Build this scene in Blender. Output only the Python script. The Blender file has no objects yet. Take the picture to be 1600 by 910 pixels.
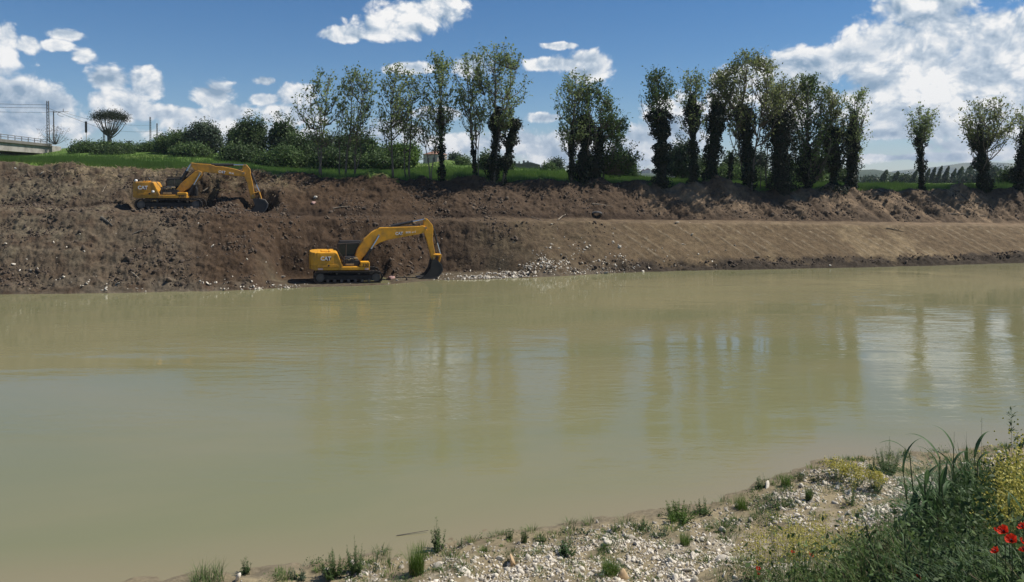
import bpy, math, random
import numpy as np
from mathutils import Vector, Matrix, Quaternion

random.seed(11)
RNG = np.random.default_rng(11)
R = math.radians
S = bpy.context.scene
COL = S.collection

# ------------------------------------------------------------------ camera
FPX = 1164.0            # focal length in pixels of the 1600 px wide photograph
PITCH = R(1.38)
ROW0 = 310.0            # row of the optical axis: the frame is the lower part of a taller picture
CAM_H = 7.5
cam_data = bpy.data.cameras.new('camera')
cam_data.sensor_width = 36.0
cam_data.lens = 36.0 * FPX / 1600.0
cam_data.shift_y = -(455.0 - ROW0) / 1600.0
cam_data.clip_start = 0.1
cam_data.clip_end = 30000
cam = bpy.data.objects.new('camera', cam_data)
cam.location = (0, 0, CAM_H)
cam.rotation_euler = (R(90) - PITCH, 0, 0)
COL.objects.link(cam)
S.camera = cam
S.render.resolution_x, S.render.resolution_y = 1024, 582

# ------------------------------------------------------------------ colour management
S.view_settings.view_transform = 'Standard'
S.view_settings.look = 'None'
S.view_settings.exposure = 0.25
S.view_settings.gamma = 1.0
S.cycles.max_bounces = 6
S.cycles.transparent_max_bounces = 8
S.cycles.volume_bounces = 0
S.cycles.use_denoising = True

# ------------------------------------------------------------------ sun
SUN_EL, SUN_AZ = R(54), R(80)      # azimuth clockwise from +Y (view direction) towards +X
sd = bpy.data.lights.new('sun', 'SUN')
sd.energy = 5.0
sd.angle = R(0.55)
sd.color = (1.0, 0.945, 0.86)
sun = bpy.data.objects.new('sun', sd)
sun_dir = Vector((math.sin(SUN_AZ) * math.cos(SUN_EL), math.cos(SUN_AZ) * math.cos(SUN_EL), math.sin(SUN_EL)))
sun.rotation_euler = (-sun_dir).to_track_quat('-Z', 'Y').to_euler()
sun.location = (0, 0, 60)
COL.objects.link(sun)


def ray(px, py):
    """direction of a photograph pixel, scaled so that its y component is 1: (x/y, z/y)"""
    u, v = (px - 800) / FPX, (ROW0 - py) / FPX
    c, s = math.cos(PITCH), math.sin(PITCH)
    k = c + v * s
    return u / k, (-s + v * c) / k


def at(px, py, d):
    a, b = ray(px, py)
    return Vector((a * d, d, CAM_H + b * d))


# ------------------------------------------------------------------ world: physical sky with cumulus
W = bpy.data.worlds.new('World')
S.world = W
W.use_nodes = True
wt = W.node_tree
for n in list(wt.nodes):
    wt.nodes.remove(n)
WN, WL = wt.nodes, wt.links


def wnode(t, **k):
    n = WN.new(t)
    for a, b in k.items():
        setattr(n, a, b)
    return n


def wmath(op, a, b=None, c=None, clamp=False):
    n = WN.new('ShaderNodeMath')
    n.operation = op
    n.use_clamp = clamp
    for i, v in enumerate((a, b, c)):
        if v is None:
            continue
        if isinstance(v, (int, float)):
            n.inputs[i].default_value = v
        else:
            WL.new(v, n.inputs[i])
    return n.outputs[0]


def wvec(op, a, b=None):
    n = WN.new('ShaderNodeVectorMath')
    n.operation = op
    for i, v in enumerate((a, b)):
        if v is None:
            continue
        if isinstance(v, (tuple, list)):
            n.inputs[i].default_value = v
        else:
            WL.new(v, n.inputs[i])
    return n.outputs['Value'] if op == 'LENGTH' else n.outputs[0]


def wrange(v, a, b, c=0.0, d=1.0, smooth=True):
    n = WN.new('ShaderNodeMapRange')
    n.interpolation_type = 'SMOOTHSTEP' if smooth else 'LINEAR'
    WL.new(v, n.inputs['Value'])
    for i, x in zip(('From Min', 'From Max', 'To Min', 'To Max'), (a, b, c, d)):
        n.inputs[i].default_value = x
    return n.outputs[0]


def azel(px, py):
    a, b = ray(px, py)
    l = math.sqrt(a * a + 1 + b * b)
    return math.atan2(a, 1), math.asin(b / l)


# px, py, rx, ry in photograph pixels: where the cumulus stand, an angular size each
CLOUDS = [
    (655, 22, 62, 26), (622, 45, 62, 20), (545, 54, 42, 11), (690, 5, 30, 10),
    (872, 72, 34, 7), (850, 100, 30, 12), (915, 102, 46, 24), (880, 100, 40, 14),
    (1235, 104, 64, 28), (1195, 118, 44, 24), (1268, 122, 34, 16), 
    (1430, 15, 62, 44), (1395, 62, 62, 42), (1345, 95, 42, 30), (1480, 60, 62, 42), (1545, 50, 46, 30), (1600, 70, 60, 50),
    (1440, 105, 100, 50), (1540, 120, 110, 60), (1380, 145, 60, 34), (1480, 175, 150, 40), (1600, 170, 90, 50),
    (1400, 208, 80, 10), (1560, 226, 90, 12), (1450, 246, 100, 7), (1680, 110, 90, 70),
    (645, 106, 44, 11), (90, 72, 22, 9), (130, 87, 17, 11), (105, 54, 26, 9), (44, 70, 16, 14), (2, 66, 20, 28),
    (166, 124, 29, 18), (234, 132, 26, 23), (188, 158, 44, 17), (205, 174, 54, 16), (30, 150, 48, 24), (88, 164, 34, 18),
    (40, 192, 90, 18), (262, 178, 60, 14), (300, 192, 50, 18), (332, 146, 38, 19), (366, 178, 32, 22), (414, 127, 18, 9),
    (411, 155, 26, 11), (462, 150, 32, 17), (470, 180, 60, 18), (600, 210, 60, 22), (735, 104, 34, 20), (690, 180, 50, 11),
    (848, 184, 32, 10), (822, 222, 40, 24), (870, 232, 55, 30), (1000, 232, 34, 34), (1058, 205, 50, 46), (1135, 150, 30, 40),
    (1245, 165, 60, 40), (380, 210, 120, 14), (720, 225, 70, 18), (930, 245, 120, 20), (-120, 120, 90, 50), (-160, 200, 160, 40),
]
tc = wnode('ShaderNodeTexCoord')
sep = wnode('ShaderNodeSeparateXYZ')
WL.new(tc.outputs['Generated'], sep.inputs[0])
az = wmath('ARCTAN2', sep.outputs[0], sep.outputs[1])
el = wmath('ARCSINE', sep.outputs[2])
cmb = wnode('ShaderNodeCombineXYZ')
WL.new(az, cmb.inputs[0])
WL.new(el, cmb.inputs[1])
P0 = cmb.outputs[0]


def wtex(kind, vec, scale, detail=4, rough=0.5, **k):
    n = WN.new(kind)
    for a, b in k.items():
        setattr(n, a, b)
    WL.new(vec, n.inputs['Vector'])
    n.inputs['Scale'].default_value = scale
    n.inputs['Detail'].default_value = detail
    n.inputs['Roughness'].default_value = rough
    return n


def blobs(p):
    acc = None
    for (cx, cy, rx, ry) in CLOUDS:
        a0, e0 = azel(cx, cy)
        v = wvec('SUBTRACT', p, (a0, e0, 0))
        v = wvec('MULTIPLY', v, (FPX / rx * 0.9, FPX / ry * 0.9, 0))
        l = wvec('LENGTH', v)
        acc = l if acc is None else wmath('SMOOTH_MIN', acc, l, 0.35)
    return wmath('SUBTRACT', 1.0, acc)


def density(p, b):
    w = wtex('ShaderNodeTexNoise', p, 14.0, 2, 0.5, noise_dimensions='2D')
    warp = wvec('ADD', p, wvec('MULTIPLY', wvec('SUBTRACT', w.outputs['Color'], (0.5, 0.5, 0.5)), (0.035, 0.028, 0)))
    st = wvec('MULTIPLY', warp, (1.0, 1.25, 1.0))
    n1 = wtex('ShaderNodeTexNoise', st, 12.0, 7, 0.62, noise_dimensions='2D').outputs['Fac']
    vo = wtex('ShaderNodeTexVoronoi', st, 21.0, 3.5, 0.62, voronoi_dimensions='2D', feature='F1', normalize=True).outputs['Distance']
    n = wmath('SUBTRACT', wmath('MULTIPLY', n1, 1.7), wmath('MULTIPLY', vo, 2.1))
    n = wmath('SUBTRACT', n, 0.27)
    return wmath('ADD', wmath('MULTIPLY', wmath('MAXIMUM', b, -1.2), 1.35), n)


# cumulus beyond the frame and overhead: the same kind of broken cloud from noise alone
skyp = wvec('MULTIPLY', tc.outputs['Generated'], (1.0, 1.0, 2.6))
gen = wtex('ShaderNodeTexNoise', skyp, 3.1, 5, 0.55).outputs['Fac']
gen = wmath('MULTIPLY', wmath('SUBTRACT', gen, 0.62), 6.0)
outside = wrange(wmath('MAXIMUM', wmath('SUBTRACT', wmath('ABSOLUTE', az), 0.62), wmath('MULTIPLY', wmath('SUBTRACT', el, 0.30), 1.3)), 0.0, 0.25)
gen = wmath('SUBTRACT', gen, wmath('MULTIPLY', wmath('SUBTRACT', 1.0, outside), 3.0))
b0 = wmath('MAXIMUM', blobs(P0), gen)
P1 = wvec('ADD', P0, (0.005, 0.010, 0))
P2 = wvec('ADD', P0, (0.016, 0.032, 0))
d0 = density(P0, b0)
d1 = density(P1, b0)
d2 = density(P2, b0)
alpha = wrange(d0, -0.10, 0.42)
edge = wmath('MULTIPLY', wmath('SUBTRACT', d0, d1), 0.62)
deep = wmath('MULTIPLY', wmath('SUBTRACT', d0, d2), 0.34)
thick = wrange(d0, 0.5, 1.7, 0.0, -0.10)
lowel = wrange(el, 0.0, 0.14, -0.16, 0.0)
tone = wmath('ADD', wmath('ADD', wmath('ADD', wmath('ADD', 0.70, edge), deep), thick), lowel, clamp=True)
belly = wtex('ShaderNodeTexNoise', wvec('MULTIPLY', P0, (1.0, 2.2, 1.0)), 7.5, 4, 0.55, noise_dimensions='2D').outputs['Fac']
belly = wmath('MULTIPLY', wmath('SUBTRACT', belly, 0.52), 1.5)
belly = wmath('MULTIPLY', belly, wrange(d0, 0.25, 0.9))
tone = wmath('ADD', tone, belly, clamp=True)
ccol = wnode('ShaderNodeValToRGB')
ccol.color_ramp.elements[0].position = 0.18
ccol.color_ramp.elements[0].color = (0.23, 0.34, 0.47, 1)
ccol.color_ramp.elements[1].position = 0.92
ccol.color_ramp.elements[1].color = (0.98, 0.97, 0.95, 1)
e_ = ccol.color_ramp.elements.new(0.55)
e_.color = (0.53, 0.61, 0.70, 1)
WL.new(tone, ccol.inputs[0])
sky = wnode('ShaderNodeTexSky', sky_type='NISHITA', sun_disc=False)
sky.sun_elevation, sky.sun_rotation = SUN_EL, SUN_AZ
sky.altitude = 60
sky.air_density, sky.dust_density, sky.ozone_density = 0.9, 0.0, 6.0
SKY_STRENGTH = 0.073
bgs = wnode('ShaderNodeBackground')
hs_ = wnode('ShaderNodeHueSaturation')
hs_.inputs['Saturation'].default_value = 1.22
WL.new(sky.outputs[0], hs_.inputs['Color'])
WL.new(hs_.outputs[0], bgs.inputs[0])
bgs.inputs[1].default_value = SKY_STRENGTH
bgc = wnode('ShaderNodeBackground')
WL.new(ccol.outputs[0], bgc.inputs[0])
bgc.inputs[1].default_value = 0.86
mixw = wnode('ShaderNodeMixShader')
below = wrange(el, -0.03, 0.0)
WL.new(wmath('MULTIPLY', wmath('MULTIPLY', alpha, 0.96), below), mixw.inputs[0])
WL.new(bgs.outputs[0], mixw.inputs[1])
WL.new(bgc.outputs[0], mixw.inputs[2])
wo = wnode('ShaderNodeOutputWorld')
WL.new(mixw.outputs[0], wo.inputs[0])
W.cycles.sampling_method = 'MANUAL'
W.cycles.sample_map_resolution = 512


# ------------------------------------------------------------------ helpers
def tag(o, label=None, cat=None, group=None, kind=None):
    if label:
        o['label'] = label
    if cat:
        o['category'] = cat
    if group:
        o['group'] = group
    if kind:
        o['kind'] = kind
    return o


def empty(name, loc=(0, 0, 0), rz=0.0):
    o = bpy.data.objects.new(name, None)
    o.empty_display_size = 0.3
    o.location = loc
    o.rotation_euler = (0, 0, rz)
    COL.objects.link(o)
    return o


def mesh_np(name, V, F, mat, parent=None, attrs=None, smooth=False, mats=None):
    V = np.asarray(V, dtype=np.float32)
    F = np.asarray(F, dtype=np.int32)
    me = bpy.data.meshes.new(name)
    n, k = F.shape
    me.vertices.add(len(V))
    me.vertices.foreach_set('co', V.ravel())
    me.loops.add(n * k)
    me.loops.foreach_set('vertex_index', F.ravel())
    me.polygons.add(n)
    me.polygons.foreach_set('loop_start', np.arange(0, n * k, k, dtype=np.int32))
    if smooth:
        me.polygons.foreach_set('use_smooth', np.ones(n, dtype=bool))
    me.materials.append(mat)
    for an, (dom, typ, dat) in (attrs or {}).items():
        at_ = me.attributes.new(an, typ, dom)
        at_.data.foreach_set('color' if 'COLOR' in typ else 'value', np.asarray(dat, dtype=np.float32).ravel())
    me.update(calc_edges=True)
    o = bpy.data.objects.new(name, me)
    COL.objects.link(o)
    if parent is not None:
        o.parent = parent
    return o


class MB:
    """collects simple solids; build() links them as one mesh object"""

    def __init__(s):
        s.v, s.f = [], []

    def add(s, vs, fs):
        b = len(s.v)
        s.v += [tuple(v) for v in vs]
        s.f += [tuple(i + b for i in f) for f in fs]
        return s

    def box(s, x0, x1, y0, y1, z0, z1, M=None):
        vs = [(x, y, z) for z in (z0, z1) for x, y in ((x0, y0), (x1, y0), (x1, y1), (x0, y1))]
        if M is not None:
            vs = [M @ Vector(v) for v in vs]
        return s.add(vs, [(3, 2, 1, 0), (4, 5, 6, 7), (0, 1, 5, 4), (1, 2, 6, 5), (2, 3, 7, 6), (3, 0, 4, 7)])

    def prism(s, poly, y0, y1, inset=0.0):
        """outline in the x-z plane pushed from y0 to y1"""
        area = sum(poly[i][0] * poly[(i + 1) % len(poly)][1] - poly[(i + 1) % len(poly)][0] * poly[i][1] for i in range(len(poly)))
        if area < 0:
            poly = poly[::-1]
        n = len(poly)
        vs = [(x, y0, z) for x, z in poly] + [(x, y1, z) for x, z in poly]
        fs = [tuple(range(n)), tuple(range(2 * n - 1, n - 1, -1))]
        fs += [(i, i + n, (i + 1) % n + n, (i + 1) % n) for i in range(n)]
        return s.add(vs, fs)

    def tube(s, pts, rad, n=8, cap=True):
        pts = [Vector(p) for p in pts]
        if not isinstance(rad, (list, tuple)):
            rad = [rad] * len(pts)
        vs, fs = [], []
        up = Vector((0, 0, 1))
        t0 = (pts[1] - pts[0]).normalized()
        if abs(t0.dot(up)) > 0.9:
            up = Vector((1, 0, 0))
        nrm = t0.cross(up).normalized()
        for i, p in enumerate(pts):
            t = (pts[min(i + 1, len(pts) - 1)] - pts[max(i - 1, 0)]).normalized()
            nrm = (nrm - t * nrm.dot(t)).normalized()
            bi = t.cross(nrm)
            for k in range(n):
                an = 2 * math.pi * k / n
                vs.append(p + (nrm * math.cos(an) + bi * math.sin(an)) * rad[i])
        for i in range(len(pts) - 1):
            for k in range(n):
                a, b = i * n + k, i * n + (k + 1) % n
                fs.append((a, b, b + n, a + n))
        if cap:
            fs.append(tuple(range(n - 1, -1, -1)))
            fs.append(tuple(range(len(vs) - n, len(vs))))
        return s.add(vs, fs)

    def build(s, name, mat, parent=None, bevel=0.0, smooth=False):
        me = bpy.data.meshes.new(name)
        me.from_pydata(s.v, [], s.f)
        me.materials.append(mat)
        if smooth:
            me.polygons.foreach_set('use_smooth', [True] * len(me.polygons))
        o = bpy.data.objects.new(name, me)
        COL.objects.link(o)
        if parent is not None:
            o.parent = parent
        if bevel:
            m = o.modifiers.new('bevel', 'BEVEL')
            m.width, m.segments, m.limit_method = bevel, 2, 'ANGLE'
        return o


def hash2(xi, yi, seed):
    h = (xi.astype(np.int64) * 374761393 + yi.astype(np.int64) * 668265263 + seed * 1442695041) & 0xffffffff
    h = ((h ^ (h >> 13)) * 1274126177) & 0xffffffff
    return ((h ^ (h >> 16)) & 0xffffff) / float(0xffffff)


def vnoise(x, y, seed=0):
    x, y = np.asarray(x, float), np.asarray(y, float)
    xi, yi = np.floor(x), np.floor(y)
    fx, fy = x - xi, y - yi
    fx, fy = fx * fx * (3 - 2 * fx), fy * fy * (3 - 2 * fy)
    a, b = hash2(xi, yi, seed), hash2(xi + 1, yi, seed)
    c, d = hash2(xi, yi + 1, seed), hash2(xi + 1, yi + 1, seed)
    return (a * (1 - fx) + b * fx) * (1 - fy) + (c * (1 - fx) + d * fx) * fy - 0.5


def fbm(x, y, seed=0, o=4, g=0.5):
    r, a = 0, 1.0
    for i in range(o):
        r = r + a * vnoise(x * 2 ** i + 17.3 * i, y * 2 ** i - 9.1 * i, seed + i)
        a *= g
    return r


def billow(x, y, seed=0, o=4, g=0.5):
    r, a = 0, 1.0
    for i in range(o):
        r = r + a * (0.25 - np.abs(vnoise(x * 2 ** i + 7.3 * i, y * 2 ** i + 3.1 * i, seed + i)))
        a *= g
    return r


# ------------------------------------------------------------------ materials
def new_mat(name):
    m = bpy.data.materials.new(name)
    m.use_nodes = True
    return m, m.node_tree.nodes, m.node_tree.links, m.node_tree.nodes['Principled BSDF']


def paint(name, col, rough=0.5, metal=0.0, grime=0.35, gcol=(0.06, 0.045, 0.03), scale=3.0, bump=0.0):
    """base colour broken by dust and wear"""
    m, N, L, p = new_mat(name)
    tc_ = N.new('ShaderNodeTexCoord')
    no = N.new('ShaderNodeTexNoise')
    no.inputs['Scale'].default_value = scale
    no.inputs['Detail'].default_value = 7
    no.inputs['Roughness'].default_value = 0.65
    L.new(tc_.outputs['Object'], no.inputs['Vector'])
    rp = N.new('ShaderNodeMapRange')
    rp.inputs['From Min'].default_value = 0.42
    rp.inputs['From Max'].default_value = 0.75
    rp.inputs['To Max'].default_value = grime
    L.new(no.outputs['Fac'], rp.inputs['Value'])
    mx = N.new('ShaderNodeMix')
    mx.data_type = 'RGBA'
    L.new(rp.outputs[0], mx.inputs['Factor'])
    mx.inputs['A'].default_value = (*col, 1)
    mx.inputs['B'].default_value = (*gcol, 1)
    L.new(mx.outputs['Result'], p.inputs['Base Color'])
    p.inputs['Roughness'].default_value = rough
    p.inputs['Metallic'].default_value = metal
    if bump:
        bp = N.new('ShaderNodeBump')
        bp.inputs['Strength'].default_value = bump
        bp.inputs['Distance'].default_value = 0.03
        L.new(no.outputs['Fac'], bp.inputs['Height'])
        L.new(bp.outputs[0], p.inputs['Normal'])
    return m


def leaf_mat(name, dark, mid, light, trans=0.3):
    """leaves: each leaf carries its own tone; light passes through"""
    m, N, L, p = new_mat(name)
    atn = N.new('ShaderNodeAttribute')
    atn.attribute_name = 'tone'
    cr = N.new('ShaderNodeValToRGB')
    cr.color_ramp.elements[0].color = (*dark, 1)
    cr.color_ramp.elements[1].color = (*light, 1)
    e = cr.color_ramp.elements.new(0.5)
    e.color = (*mid, 1)
    L.new(atn.outputs['Fac'], cr.inputs[0])
    L.new(cr.outputs[0], p.inputs['Base Color'])
    p.inputs['Roughness'].default_value = 0.6
    p.inputs['Specular IOR Level'].default_value = 0.25
    tr = N.new('ShaderNodeBsdfTranslucent')
    L.new(cr.outputs[0], tr.inputs[0])
    ms = N.new('ShaderNodeMixShader')
    ms.inputs[0].default_value = trans
    L.new(p.outputs[0], ms.inputs[1])
    L.new(tr.outputs[0], ms.inputs[2])
    L.new(ms.outputs[0], N['Material Output'].inputs['Surface'])
    return m


def tone_mat(name, a, b, rough=0.85, bump=0.4, bscale=18.0):
    """solid bits (stones, clods): a tone per piece, mottled"""
    m, N, L, p = new_mat(name)
    atn = N.new('ShaderNodeAttribute')
    atn.attribute_name = 'tone'
    tc_ = N.new('ShaderNodeTexCoord')
    no = N.new('ShaderNodeTexNoise')
    no.inputs['Scale'].default_value = bscale
    no.inputs['Detail'].default_value = 5
    L.new(tc_.outputs['Object'], no.inputs['Vector'])
    ad = N.new('ShaderNodeMath')
    ad.operation = 'MULTIPLY_ADD'
    L.new(no.outputs['Fac'], ad.inputs[0])
    ad.inputs[1].default_value = 0.9
    sb = N.new('ShaderNodeMath')
    sb.operation = 'SUBTRACT'
    L.new(atn.outputs['Fac'], sb.inputs[0])
    sb.inputs[1].default_value = 0.45
    L.new(sb.outputs[0], ad.inputs[2])
    ad.use_clamp = True
    mx = N.new('ShaderNodeMix')
    mx.data_type = 'RGBA'
    L.new(ad.outputs[0], mx.inputs['Factor'])
    mx.inputs['A'].default_value = (*a, 1)
    mx.inputs['B'].default_value = (*b, 1)
    L.new(mx.outputs['Result'], p.inputs['Base Color'])
    p.inputs['Roughness'].default_value = rough
    bp = N.new('ShaderNodeBump')
    bp.inputs['Strength'].default_value = bump
    bp.inputs['Distance'].default_value = 0.02
    L.new(no.outputs['Fac'], bp.inputs['Height'])
    L.new(bp.outputs[0], p.inputs['Normal'])
    return m


def ground_mat(name, scale, bumpd, fine=0.35):
    """earth: colour of each place from the 'ground' attribute, broken by several sizes of grain"""
    m, N, L, p = new_mat(name)
    atn = N.new('ShaderNodeAttribute')
    atn.attribute_name = 'ground'
    tc_ = N.new('ShaderNodeTexCoord')
    n1 = N.new('ShaderNodeTexNoise')
    n1.inputs['Scale'].default_value = scale
    n1.inputs['Detail'].default_value = 9
    n1.inputs['Roughness'].default_value = 0.68
    L.new(tc_.outputs['Object'], n1.inputs['Vector'])
    mr = N.new('ShaderNodeMapRange')
    mr.inputs['From Min'].default_value = 0.25
    mr.inputs['From Max'].default_value = 0.75
    mr.inputs['To Min'].default_value = 1 - fine
    mr.inputs['To Max'].default_value = 1 + fine
    L.new(n1.outputs['Fac'], mr.inputs['Value'])
    vm = N.new('ShaderNodeVectorMath')
    vm.operation = 'SCALE'
    L.new(atn.outputs['Color'], vm.inputs[0])
    L.new(mr.outputs[0], vm.inputs['Scale'])
    L.new(vm.outputs[0], p.inputs['Base Color'])
    p.inputs['Roughness'].default_value = 0.92
    p.inputs['Specular IOR Level'].default_value = 0.15
    bp = N.new('ShaderNodeBump')
    bp.inputs['Strength'].default_value = 0.8
    bp.inputs['Distance'].default_value = bumpd
    L.new(n1.outputs['Fac'], bp.inputs['Height'])
    L.new(bp.outputs[0], p.inputs['Normal'])
    return m


M = {}
M['yellow'] = paint('machine_yellow', (0.78, 0.365, 0.018), 0.45, grime=0.75, gcol=(0.20, 0.12, 0.04), scale=1.6)
M['yellow_dull'] = paint('machine_yellow_dusty', (0.60, 0.28, 0.018), 0.55, grime=0.9, gcol=(0.17, 0.105, 0.045), scale=1.8)
M['black'] = paint('black_steel', (0.018, 0.018, 0.019), 0.5, grime=0.4, gcol=(0.05, 0.042, 0.033))
M['track'] = paint('track_steel', (0.022, 0.02, 0.018), 0.6, metal=0.3, grime=0.6, gcol=(0.065, 0.05, 0.038), scale=4)
M['roller'] = paint('roller_steel', (0.10, 0.095, 0.088), 0.55, metal=0.4, grime=0.6, gcol=(0.10, 0.08, 0.055), scale=4)
M['chrome'] = paint('chrome_rod', (0.75, 0.76, 0.78), 0.18, metal=0.9, grime=0.1)
M['bucket'] = paint('worn_bucket_steel', (0.085, 0.083, 0.08), 0.45, metal=0.4, grime=0.7, gcol=(0.05, 0.04, 0.03), scale=2.5)
M['bucket_pale'] = paint('muddy_bucket_steel', (0.13, 0.125, 0.115), 0.5, metal=0.2, grime=0.7, gcol=(0.10, 0.08, 0.06), scale=2.5)
M['glass'] = paint('cab_glass', (0.02, 0.035, 0.038), 0.06, grime=0.15)
M['white'] = paint('white_decal', (0.8, 0.8, 0.78), 0.5, grime=0.1)
M['pink'] = paint('pale_reflector', (0.75, 0.50, 0.44), 0.4, grime=0.2)
M['red'] = paint('dark_red_decal', (0.10, 0.012, 0.010), 0.5, grime=0.2)
M['concrete'] = paint('old_concrete', (0.33, 0.31, 0.28), 0.9, grime=0.8, gcol=(0.11, 0.10, 0.085), scale=0.9, bump=0.6)
M['concrete_dark'] = paint('stained_concrete', (0.16, 0.15, 0.13), 0.9, grime=0.8, gcol=(0.06, 0.055, 0.045), scale=0.8, bump=0.5)
M['galv'] = paint('galvanised_mast', (0.14, 0.135, 0.13), 0.6, grime=0.5)
M['rust'] = paint('rusty_rail', (0.10, 0.075, 0.06), 0.8, grime=0.5)
M['bark'] = paint('bark', (0.13, 0.115, 0.092), 0.9, grime=0.7, gcol=(0.03, 0.026, 0.02), scale=3, bump=0.8)
M['bark_pale'] = paint('pale_bark', (0.20, 0.175, 0.14), 0.9, grime=0.7, gcol=(0.06, 0.05, 0.04), scale=3, bump=0.8)
M['dead'] = paint('dry_wood', (0.28, 0.23, 0.17), 0.9, grime=0.5, scale=5)
M['rubber'] = paint('old_tyre', (0.16, 0.155, 0.15), 0.8, grime=0.5)
M['plaster'] = paint('pale_plaster', (0.42, 0.34, 0.29), 0.9, grime=0.3, scale=0.4)
M['plaster_dark'] = paint('weathered_masonry', (0.16, 0.145, 0.13), 0.9, grime=0.6, scale=0.5)
M['tiles'] = paint('clay_roof', (0.30, 0.16, 0.11), 0.9, grime=0.5, scale=0.6)
M['window'] = paint('window_dark', (0.03, 0.035, 0.04), 0.2, grime=0.1)
M['town'] = paint('town_plaster', (0.40, 0.36, 0.32), 0.9, grime=0.3, scale=0.1)

M['leaf_grey'] = leaf_mat('leaf_grey_green', (0.11, 0.155, 0.055), (0.20, 0.26, 0.095), (0.33, 0.38, 0.18), 0.5)
M['leaf_olive'] = leaf_mat('leaf_olive', (0.095, 0.125, 0.045), (0.19, 0.225, 0.080), (0.33, 0.35, 0.16), 0.48)
M['leaf_dark'] = leaf_mat('leaf_dark', (0.030, 0.052, 0.018), (0.058, 0.096, 0.030), (0.12, 0.17, 0.055), 0.32)
M['leaf_mid'] = leaf_mat('leaf_mid', (0.045, 0.080, 0.024), (0.085, 0.138, 0.042), (0.155, 0.22, 0.07), 0.36)
M['leaf_bright'] = leaf_mat('leaf_bright', (0.05, 0.10, 0.018), (0.095, 0.165, 0.028), (0.16, 0.24, 0.045), 0.4)
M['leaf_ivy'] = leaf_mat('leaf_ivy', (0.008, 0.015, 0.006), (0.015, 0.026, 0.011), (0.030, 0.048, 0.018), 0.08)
M['leaf_reed'] = leaf_mat('leaf_reed', (0.020, 0.045, 0.014), (0.050, 0.10, 0.032), (0.13, 0.20, 0.085), 0.3)
M['leaf_dry'] = leaf_mat('leaf_dry', (0.16, 0.13, 0.07), (0.28, 0.22, 0.12), (0.42, 0.35, 0.21), 0.3)
M['leaf_yellow'] = leaf_mat('petal_yellow', (0.38, 0.35, 0.07), (0.56, 0.50, 0.10), (0.70, 0.65, 0.28), 0.35)
M['leaf_red'] = leaf_mat('petal_red', (0.35, 0.008, 0.004), (0.62, 0.02, 0.008), (0.75, 0.06, 0.02), 0.4)
M['grass'] = leaf_mat('grass_blade', (0.10, 0.17, 0.030), (0.16, 0.25, 0.050), (0.25, 0.31, 0.10), 0.4)
M['stone'] = tone_mat('pale_stone', (0.17, 0.145, 0.11), (0.70, 0.64, 0.53), 0.85, 0.35, 14)
M['stone_tan'] = tone_mat('tan_stone', (0.30, 0.20, 0.11), (0.62, 0.45, 0.26), 0.85, 0.35, 10)
M['stone_pink'] = tone_mat('pink_stone', (0.20, 0.11, 0.09), (0.45, 0.28, 0.24), 0.85, 0.35, 10)
M['clod'] = tone_mat('soil_clod', (0.03, 0.021, 0.015), (0.15, 0.11, 0.075), 0.95, 0.8, 9)
M['soil'] = ground_mat('bank_soil', 2.2, 0.16, 0.5)
M['gravel_soil'] = ground_mat('gravel_bar_soil', 9.0, 0.03, 0.4)

# ------------------------------------------------------------------ the far bank as a height function
def acol(px):
    return np.array([ray(p, 350)[0] for p in px])


def drow(row):
    return -CAM_H / ray(800, row)[1]


WP = [-700, 0, 100, 200, 320, 430, 480, 540, 600, 680, 740, 850, 950, 1000, 1100, 1200, 1300, 1400, 1500, 1600, 2300]
WR = [478, 460, 459, 457.5, 455.5, 452.5, 449, 447.5, 445.3, 438, 437.5, 433, 428, 425.5, 423, 421, 419, 417, 414, 411, 395]
WA, WD = acol(WP), np.array([drow(r) for r in WR])


def W_at(a):
    return np.interp(a, WA, WD)


PX = [-700, 0, 100, 200, 320, 430, 500, 600, 700, 800, 900, 1000, 1100, 1200, 1300, 1400, 1500, 1600, 2300]
PA = acol(PX)
O1 = np.array([6.5, 6.4, 6.2, 6.0, 6.0, 6.2, 6.6, 6.6, 6.3, 5.8, 5.6, 5.4, 5.2, 5.2, 5.2, 5.2, 5.2, 5.2, 5.2])
O2 = O1 + np.array([3.6, 3.6, 3.8, 4.2, 4.2, 2.8, 2.2, 2.0, 2.0, 2.0, 2.0, 2.0, 2.0, 2.0, 2.0, 2.0, 2.0, 2.0, 2.0])
O3 = O2 + np.array([3.8, 3.8, 3.6, 3.5, 3.4, 3.6, 3.8, 4.0, 4.0, 4.0, 4.0, 4.0, 4.0, 4.0, 4.0, 4.0, 4.0, 4.0, 4.0])
R1 = [332, 331, 331, 331, 332, 341, 343, 344, 345, 346, 347, 348.5, 349, 350, 351, 352, 353, 354, 356]
R3 = [253, 253, 256, 262, 267, 275, 280, 284, 284, 285, 291, 289, 289, 297, 294, 297, 299, 305, 305]
R85 = [249, 249, 250, 254, 258, 265, 269, 271, 269, 271, 276, 281, 284, 288, 290, 292, 293, 294, 294]
R110 = [247, 247, 245, 241, 243, 259, 263, 263, 260, 264, 269, 278, 284, 288, 289, 290.5, 291, 291, 291]
R140 = [247, 246, 231, 228, 234, 251, 255, 258, 252, 263, 269, 277, 283, 287, 288, 289.5, 290, 290, 290]
PW = W_at(PA)


def hrow(rows, d):
    return np.array([CAM_H + ray(800, r)[1] * dd for r, dd in zip(rows, np.broadcast_to(d, len(rows)))])


H1, H3 = hrow(R1, PW + O1), hrow(R3, PW + O3)
H85, H110, H140 = hrow(R85, 85.0), hrow(R110, 110.0), hrow(R140, 140.0)


def sst(x, a, b):
    t = np.clip((x - a) / (b - a), 0, 1)
    return t * t * (3 - 2 * t)


def pxa(a):
    return np.asarray(a) * FPX * 1.0 + 800.0      # rough column, good enough for region borders


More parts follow.
